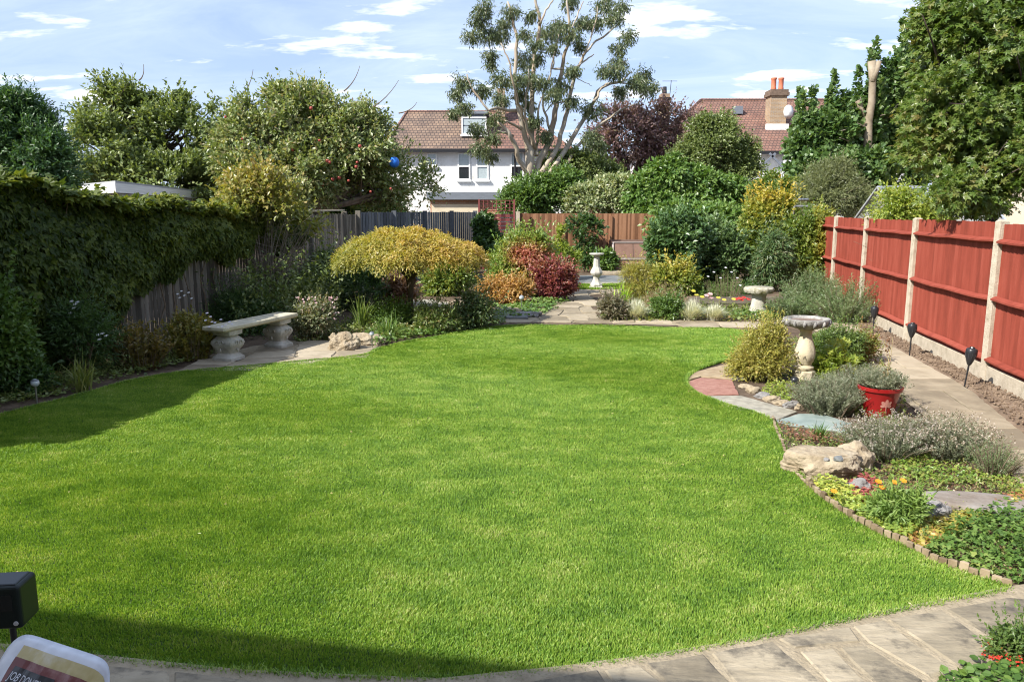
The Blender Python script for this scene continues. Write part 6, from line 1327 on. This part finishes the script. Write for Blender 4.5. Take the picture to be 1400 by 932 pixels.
bush('hedge_shrub', 'yellow green mottled shrub against the far red fence panel', 1096, 408, 78, 286, 4800, YELLOWG, .07, seed=88, k=7, step=.04, zc=.52, colour=lambda P, r: np.clip(r * .55 + .3 * wob(P, 1.7, 4) + .12 + .25 * (P[:, 0] > .1) * (P[:, 2] > 1), 0, 1))
spikes('rosemary', 'tall feathery rosemary left of the red fence end', 1108, 430, 84, 358, 300, ROSEM, 89, .05, 60, hv=.45, wid=T_NARROW)
spikes('rosemary', 'grey green rosemary right behind the birdbath bowl', 1088, 440, 84, 396, 260, ROSEM, 90, .045, 56, hv=.45, wid=T_NARROW)
spikes('rosemary', 'open branched rosemary reaching in front of the red fence', 1152, 446, 84, 370, 220, ROSEM, 91, .05, 60, hv=.6, spread=1.0, lean=.9, wid=T_NARROW)
cover('ground_cover', 'small green leaves at the foot of the stone pedestal', [(1000, 438), (1065, 438), (1060, 426), (1005, 426)], 420, BRIGHT, .06, seed=92, h=.1)
rf_ = bush('geranium', 'dark plant with red flowers left of the stone pedestal top', 1018, 418, 40, 392, 500, DKGREEN, .05, cat='flower', seed=93, k=5, step=.03)
blooms(rf_, [AT(px, py, 15.4) for px, py in ((1011, 408), (1017, 407), (1023, 409), (1014, 410), (1006, 409))], REDF, .055, petals=8)
yf_ = bush('marigold', 'patch of yellow and pink flowers in the raised timber bed', 970, 422, 70, 398, 600, MIDGREEN, .05, cat='flower', seed=94, k=5, step=.03)
blooms(yf_, [AT(px, py, 15.2) for px, py in ((948, 398), (952, 403), (1003, 409), (982, 407), (990, 410), (960, 406))], YEF, .05, petals=8)
blooms(yf_, [AT(px, py, 15.1) for px, py in ((966, 404), (971, 402), (972, 407))], PINKF, .06, petals=8)
# -- birdbath bed
bush('potentilla', 'golden yellow twiggy shrub left of the birdbath', 1038, 526, 92, 450, 2800, GOLD, .026, T_LEAF, seed=95, k=8, step=.022, stems=40, stem_r=.008, shoots=.12, depth=.8, zc=.5)
bush('shrub', 'dark green bush right behind the birdbath column', 1143, 508, 84, 446, 1800, fol('leaf_cistus', [(.05, .09, .02), (.09, .14, .03), (.15, .19, .05)]), .03, T_LEAF, seed=96, k=8, step=.022)
bush('berberis', 'small reddish brown and yellow bush right of the birdbath near the path', 1178, 500, 50, 455, 700, fol('leaf_mixred', [(.25, .08, .06), (.2, .16, .05), (.12, .16, .03), (.3, .28, .06)]), .03, T_LEAF, seed=97, k=6, step=.022, cat='shrub')
bush('cranesbill', 'yellow green lobed leaves between birdbath plinth and lavender', 1140, 522, 70, 487, 420, LIME, .055, T_STAR, seed=98, k=5, step=.03, cat='plant')
cover('sedum_mat', 'lime green creeping sedum in front of the birdbath plinth', [(1040, 540), (1048, 528), (1082, 526), (1090, 540), (1080, 550), (1060, 547)], 900, LIME, .022, seed=99, h=.07)
spikes('lavender', 'grey green lavender mound in front of the red pot', 1132, 576, 110, 506, 620, LAVG, 100, .028, 34, hv=.3, lean=.6, wid=T_NARROW)
spikes('lavender', 'grey lavender mound behind the red pot', 1178, 560, 110, 492, 520, LAVG, 101, .03, 34, hv=.35, lean=.6, wid=T_NARROW)
# lavender in the pot
q = bpy.data.objects['red_plant_pot'].location
g = np.random.default_rng(102); n = 330; per = 26; a = g.uniform(0, 6.283, n); rad = g.uniform(size=n) ** .5; b = np.c_[np.cos(a) * rad * .13, np.sin(a) * rad * .13, np.full(n, .29)]; h = g.uniform(.08, .25, n) * (1 - .4 * rad ** 2); ln = np.c_[np.cos(a) * rad * .13, np.sin(a) * rad * .13, np.zeros(n)]
I = np.repeat(np.arange(n), per); t = np.tile(np.arange(per) / per, n); P = b[I] + ln[I] * (t ** 1.3)[:, None]; P[:, 2] += h[I] * t
pl_ = empty('potted_lavender', q, 0, 'grey green lavender growing in the shiny red pot', 'herb')
leaves('foliage', P, unit(g.normal(size=(len(P), 3)) * [1, 1, .3] + [0, 0, .8]), g.normal(size=(len(P), 3)), .028, g.uniform(size=len(P)), LAVG, pl_, T_NARROW)
m = MB(); 
for i in range(24):
    x_, y_ = random.uniform(.02, .09), random.uniform(-.06, .04); hh_ = random.uniform(.1, .22) if i > 3 else random.uniform(.4, .56); m.tube([(x_, y_, .26), (x_ + random.uniform(-.03, .03), y_ + random.uniform(-.02, .02), .26 + hh_ * .5), (x_ + random.uniform(-.04, .05), y_, .26 + hh_)], [.0035, .003, .002], 4)
m.build('dry_stems', rough_mat('straw', [(.35, .28, .14), (.45, .38, .2)], 9), pl_)
n = 70; P = np.c_[g.normal(size=n) * .015 + .05, g.normal(size=n) * .015, g.uniform(.4, .8, n)]; leaves('seed_heads', P, g.normal(size=P.shape), g.normal(size=P.shape), .022, g.uniform(size=n), BROWNL, pl_, T_ROUND)
# -- near right bed
spikes('lavender', 'greyish flowering lavender below the red pot', 1212, 640, 130, 562, 420, LAVG, 103, .026, 34, hv=.4, lean=.7, wid=T_NARROW, heads=(fol('lav_head', [(.22, .19, .17), (.34, .3, .27)]), .022, 260))
spikes('lavender', 'spent brownish lavender heads right of the pot near the path', 1290, 640, 130, 560, 420, LAVG, 104, .026, 34, hv=.4, lean=.7, wid=T_NARROW, heads=(fol('lav_head2', [(.24, .2, .16), (.38, .33, .28)]), .022, 300))
spikes('lavender', 'green grey lavender sprigs at the right end beside the path flags', 1358, 660, 70, 596, 200, ROSEM, 105, .028, 30, hv=.45, lean=.7)
spikes('euonymus', 'yellow variegated sprigs within the lavender under the red pot', 1215, 605, 44, 568, 60, LIME, 106, .022, 22, hv=.3, cat='shrub', wid=T_LEAF)
mg = bush('marigold', 'clump of pale green marigold leaves with orange flowers', 1226, 732, 100, 682, 330, fol('leaf_marigold', [(.09, .16, .035), (.15, .23, .05), (.23, .30, .09)], rough=.55), .05, T_NARROW, cat='flower', seed=107, k=6, step=.018, up=.9, clump=10)
blooms(mg, [AT(1201, 658, 4.72), AT(1222, 659, 4.75), AT(1235, 657, 4.78), AT(1206, 666, 4.7)], ORF, .024, petals=14, stem=MIDGREEN)
blooms(mg, [AT(1140, 671, 4.9)], ORF, .024, petals=14, stem=MIDGREEN)
GC1 = fol('leaf_strawberry', [(.022, .05, .012), (.05, .10, .02), (.09, .16, .03), (.14, .21, .05), (.27, .27, .06)], rough=.55, spec=.3)
GC2 = fol('leaf_creepgold', [(.10, .13, .03), (.2, .2, .04), (.34, .3, .06), (.3, .14, .06), (.22, .07, .05)])
cover('strawberry_patch', 'broad green leaves near the patio corner of the right-hand bed', [(1262, 758), (1300, 772), (1370, 796), (1420, 806), (1460, 760), (1440, 690), (1380, 690), (1330, 715), (1290, 735)], 2300, GC1, .033, T_IVY, 108, h=.09)
cover('creeping_jenny', 'yellow and reddish creeping mat below the marbled rock', [(1225, 742), (1262, 757), (1300, 735), (1380, 700), (1440, 690), (1430, 672), (1330, 700), (1265, 712), (1230, 722)], 2600, GC2, .028, T_ROUND, 109, h=.05)
cover('strawberry_patch', 'yellow green leaves beside the boulder along the log edging', [(1108, 668), (1150, 698), (1205, 732), (1240, 748), (1262, 720), (1200, 700), (1150, 668), (1125, 662)], 1500, fol('leaf_gc3', [(.09, .15, .03), (.17, .24, .04), (.3, .34, .06), (.42, .36, .08)]), .03, T_IVY, 110, h=.09)
cover('sempervivum', 'dark red rosettes between the boulder and the marigolds', [(1162, 668), (1185, 655), (1200, 668), (1194, 690), (1170, 692)], 600, fol('leaf_semperv', [(.2, .05, .05), (.32, .09, .08), (.4, .2, .12)]), .035, T_LEAF, 111, h=.06)
cover('ground_cover', 'bright green leaves and litter between the lavender and slab rock', [(1225, 620), (1300, 632), (1400, 662), (1460, 690), (1440, 720), (1300, 670), (1210, 655)], 1700, fol('leaf_gc4', [(.06, .12, .02), (.12, .2, .03), (.22, .28, .05), (.2, .12, .06), (.16, .07, .04)]), .026, T_IVY, 112, h=.06, gap=(4, .35))
cover('leaf_litter', 'brown dead leaves lying between the plants of the right-hand bed', [(1110, 660), (1210, 640), (1260, 615), (1440, 660), (1480, 760), (1400, 800), (1250, 745), (1150, 695)], 5200, BROWNL, .022, T_LEAF, 113, h=.022)
cover('perennial', 'reddish and green seedlings beside the blue slab within the log edging', [(1062, 580), (1120, 586), (1165, 592), (1190, 612), (1090, 608), (1072, 600)], 700, fol('leaf_seedling', [(.06, .11, .03), (.1, .17, .04), (.22, .1, .06), (.16, .06, .05)]), .03, T_LEAF, 114, h=.06, gap=(4, .5))
straps('grass_clump', 'small bright tuft with orange tips above the boulder', 1120, 606, 60, 575, 60, BRIGHT, 115, .012)
cover('yellow_leaves', 'few bright yellow leaves at the left foot of the boulder', [(1076, 622), (1090, 616), (1096, 628), (1084, 632)], 40, LIME, .035, T_ROUND, 116, h=.04)
# bottom right corner
cb_ = bush('cotoneaster', 'red berried plant at the bottom right corner of the patio', 1385, 925, 86, 872, 420, fol('leaf_coton', [(.04, .08, .02), (.08, .13, .03), (.13, .18, .05)]), .02, T_LEAF, seed=117, k=6, step=.016, cat='shrub')
g = np.random.default_rng(118); cz = AT(1385, 880, 3.2).z; d_ = unit(g.normal(size=(230, 3)) * [1, 1, .8] + [-.1, -.3, .5]); P = d_ * [.13, .12, cz * .62] * g.uniform(.75, 1.1, (230, 1)) + [0, 0, cz * .5]
mb3 = MB()
for p in P: mb3.lathe([(.0015, -.005), (.0055, 0), (.0015, .005)], 5, 0, p)
mb3.build('berries', plain('berry_red', (.55, .05, .03), .3), cb_)
cover('ivy_patch', 'dark green rounded leaves creeping over the patio in the bottom right corner', [(1280, 935), (1320, 918), (1400, 912), (1430, 920), (1430, 960), (1290, 960)], 420, GC1, .035, T_ROUND, 119, h=.06)

# ---- loose self-sown growth that ties the beds together
def filler(name, label, poly_px, n, mat, size, h, tpl=T_LEAF, seed=1, k=9, gap=None):
    A = np.array([tuple(G(*p).xy) for p in poly_px]); g = np.random.default_rng(seed); mn, mx = A.min(0), A.max(0); B = np.zeros((0, 2))
    while len(B) < n:
        q = g.uniform(mn, mx, (n * 3, 2)); q = q[inpoly(q, A)]
        if gap is not None: q = q[wob(np.c_[q, q[:, 0] * 0], gap[0], seed) < gap[1]]
        B = np.concatenate([B, q])
    B = B[:n]; hh = h * g.uniform(.3, 1.1, n) * (1 + .5 * wob(np.c_[B, B[:, 0] * 0], 3, seed)); ln = g.normal(size=(n, 2)) * h * .3; I = np.repeat(np.arange(n), k); t = np.tile((np.arange(k) + .6) / k, n)
    P = np.c_[B[I] + ln[I] * (t ** 1.5)[:, None], np.maximum(.01, hh[I] * t)] + g.normal(size=(n * k, 3)) * [.008, .008, 0]
    D_ = unit(g.normal(size=(n * k, 3)) + [0, 0, .5]); tr = g.uniform(size=n)
    o = leaves(name, P, D_, unit(g.normal(size=(n * k, 3)) * .5 + [-.2, -.2, .8]), size * g.uniform(.5, 1.3, n * k), .6 * tr[I] + .4 * g.uniform(size=n * k), mat, None, tpl)
    return tag(o, label, 'undergrowth', kind='stuff')
WEED = fol('leaf_weed', [(.05, .07, .025), (.085, .13, .03), (.14, .19, .045), (.22, .23, .08), (.26, .17, .09)])
filler('undergrowth', 'tangled low growth filling the left bed under the creeper', [(-20, 556), (60, 545), (150, 520), (240, 500), (290, 486), (300, 470), (180, 478), (0, 520)], 1100, WEED, .05, .22, T_NARROW, 201)
filler('undergrowth', 'mixed green growth between the bench, tufa rocks and maple trunk', [(405, 470), (440, 466), (520, 470), (600, 456), (685, 442), (640, 430), (560, 428), (480, 440), (410, 452)], 1500, WEED, .045, .13, T_LEAF, 202)
filler('undergrowth', 'loose grassy growth around the mid garden shrubs right of the sundial path', [(826, 438), (1000, 438), (1075, 436), (1080, 420), (940, 412), (850, 408)], 1500, WEED, .055, .22, T_NARROW, 203, gap=(2.5, .5))
filler('undergrowth', 'scrubby growth between the maroon shrub and the rear paving', [(640, 410), (790, 396), (780, 378), (640, 385)], 500, WEED, .07, .3, T_NARROW, 204)
filler('undergrowth', 'low mixed weeds around the birdbath and pot', [(1010, 505), (1060, 540), (1110, 558), (1240, 590), (1240, 540), (1190, 470), (1100, 460), (1020, 480)], 900, WEED, .03, .10, T_LEAF, 205)
filler('undergrowth', 'scattered small weeds in the near right-hand bed', [(1070, 600), (1110, 655), (1180, 708), (1260, 750), (1380, 795), (1460, 760), (1460, 680), (1300, 600), (1180, 590)], 1300, WEED, .024, .07, T_LEAF, 206)
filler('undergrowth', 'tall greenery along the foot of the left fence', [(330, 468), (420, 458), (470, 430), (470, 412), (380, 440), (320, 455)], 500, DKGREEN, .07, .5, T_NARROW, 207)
# fallen leaves on the lawn
g = np.random.default_rng(300); A = np.array([tuple(p) for p in lawn_s]); q = g.uniform([-5, 3.2], [4.2, 13], (260, 2)); q = q[inpoly(q, A)]; q = q[(q[:, 0] > 1.2) | (g.uniform(size=len(q)) < .35)]
o = leaves('fallen_leaves', np.c_[q, np.full(len(q), .034)], unit(np.c_[g.normal(size=(len(q), 2)), g.normal(size=len(q)) * .2]), unit(g.normal(size=(len(q), 3)) * .3 + [0, 0, 1]), g.uniform(.012, .028, len(q)), g.uniform(size=len(q)), fol('leaf_fallen', [(.3, .22, .1), (.45, .36, .16), (.5, .48, .3)]), None, T_LEAF); tag(o, 'few small fallen leaves scattered on the lawn', 'fallen leaves', kind='stuff')

plant('shrub', 'dark shrubbery seen beneath the apple tree above the dark fence', 'shrub', Vector((AT(480, 289, 24.5).x, 24.5, 0)), [PB(440, 285, 60, 22, 24), PB(520, 288, 50, 20, 25.5), PB(480, 292, 60, 20, 24.5)], 2600, DKGREEN, .12, T_LEAF, 7, .06, group=TREEG, seed=210, stems=10)

filler('undergrowth', 'straggling stems and leaves climbing the grey fence between creeper and corner', [(330, 462), (430, 448), (470, 424), (474, 414), (400, 432), (330, 452)], 420, OLIVE, .07, 1.25, T_LEAF, 208, k=26)
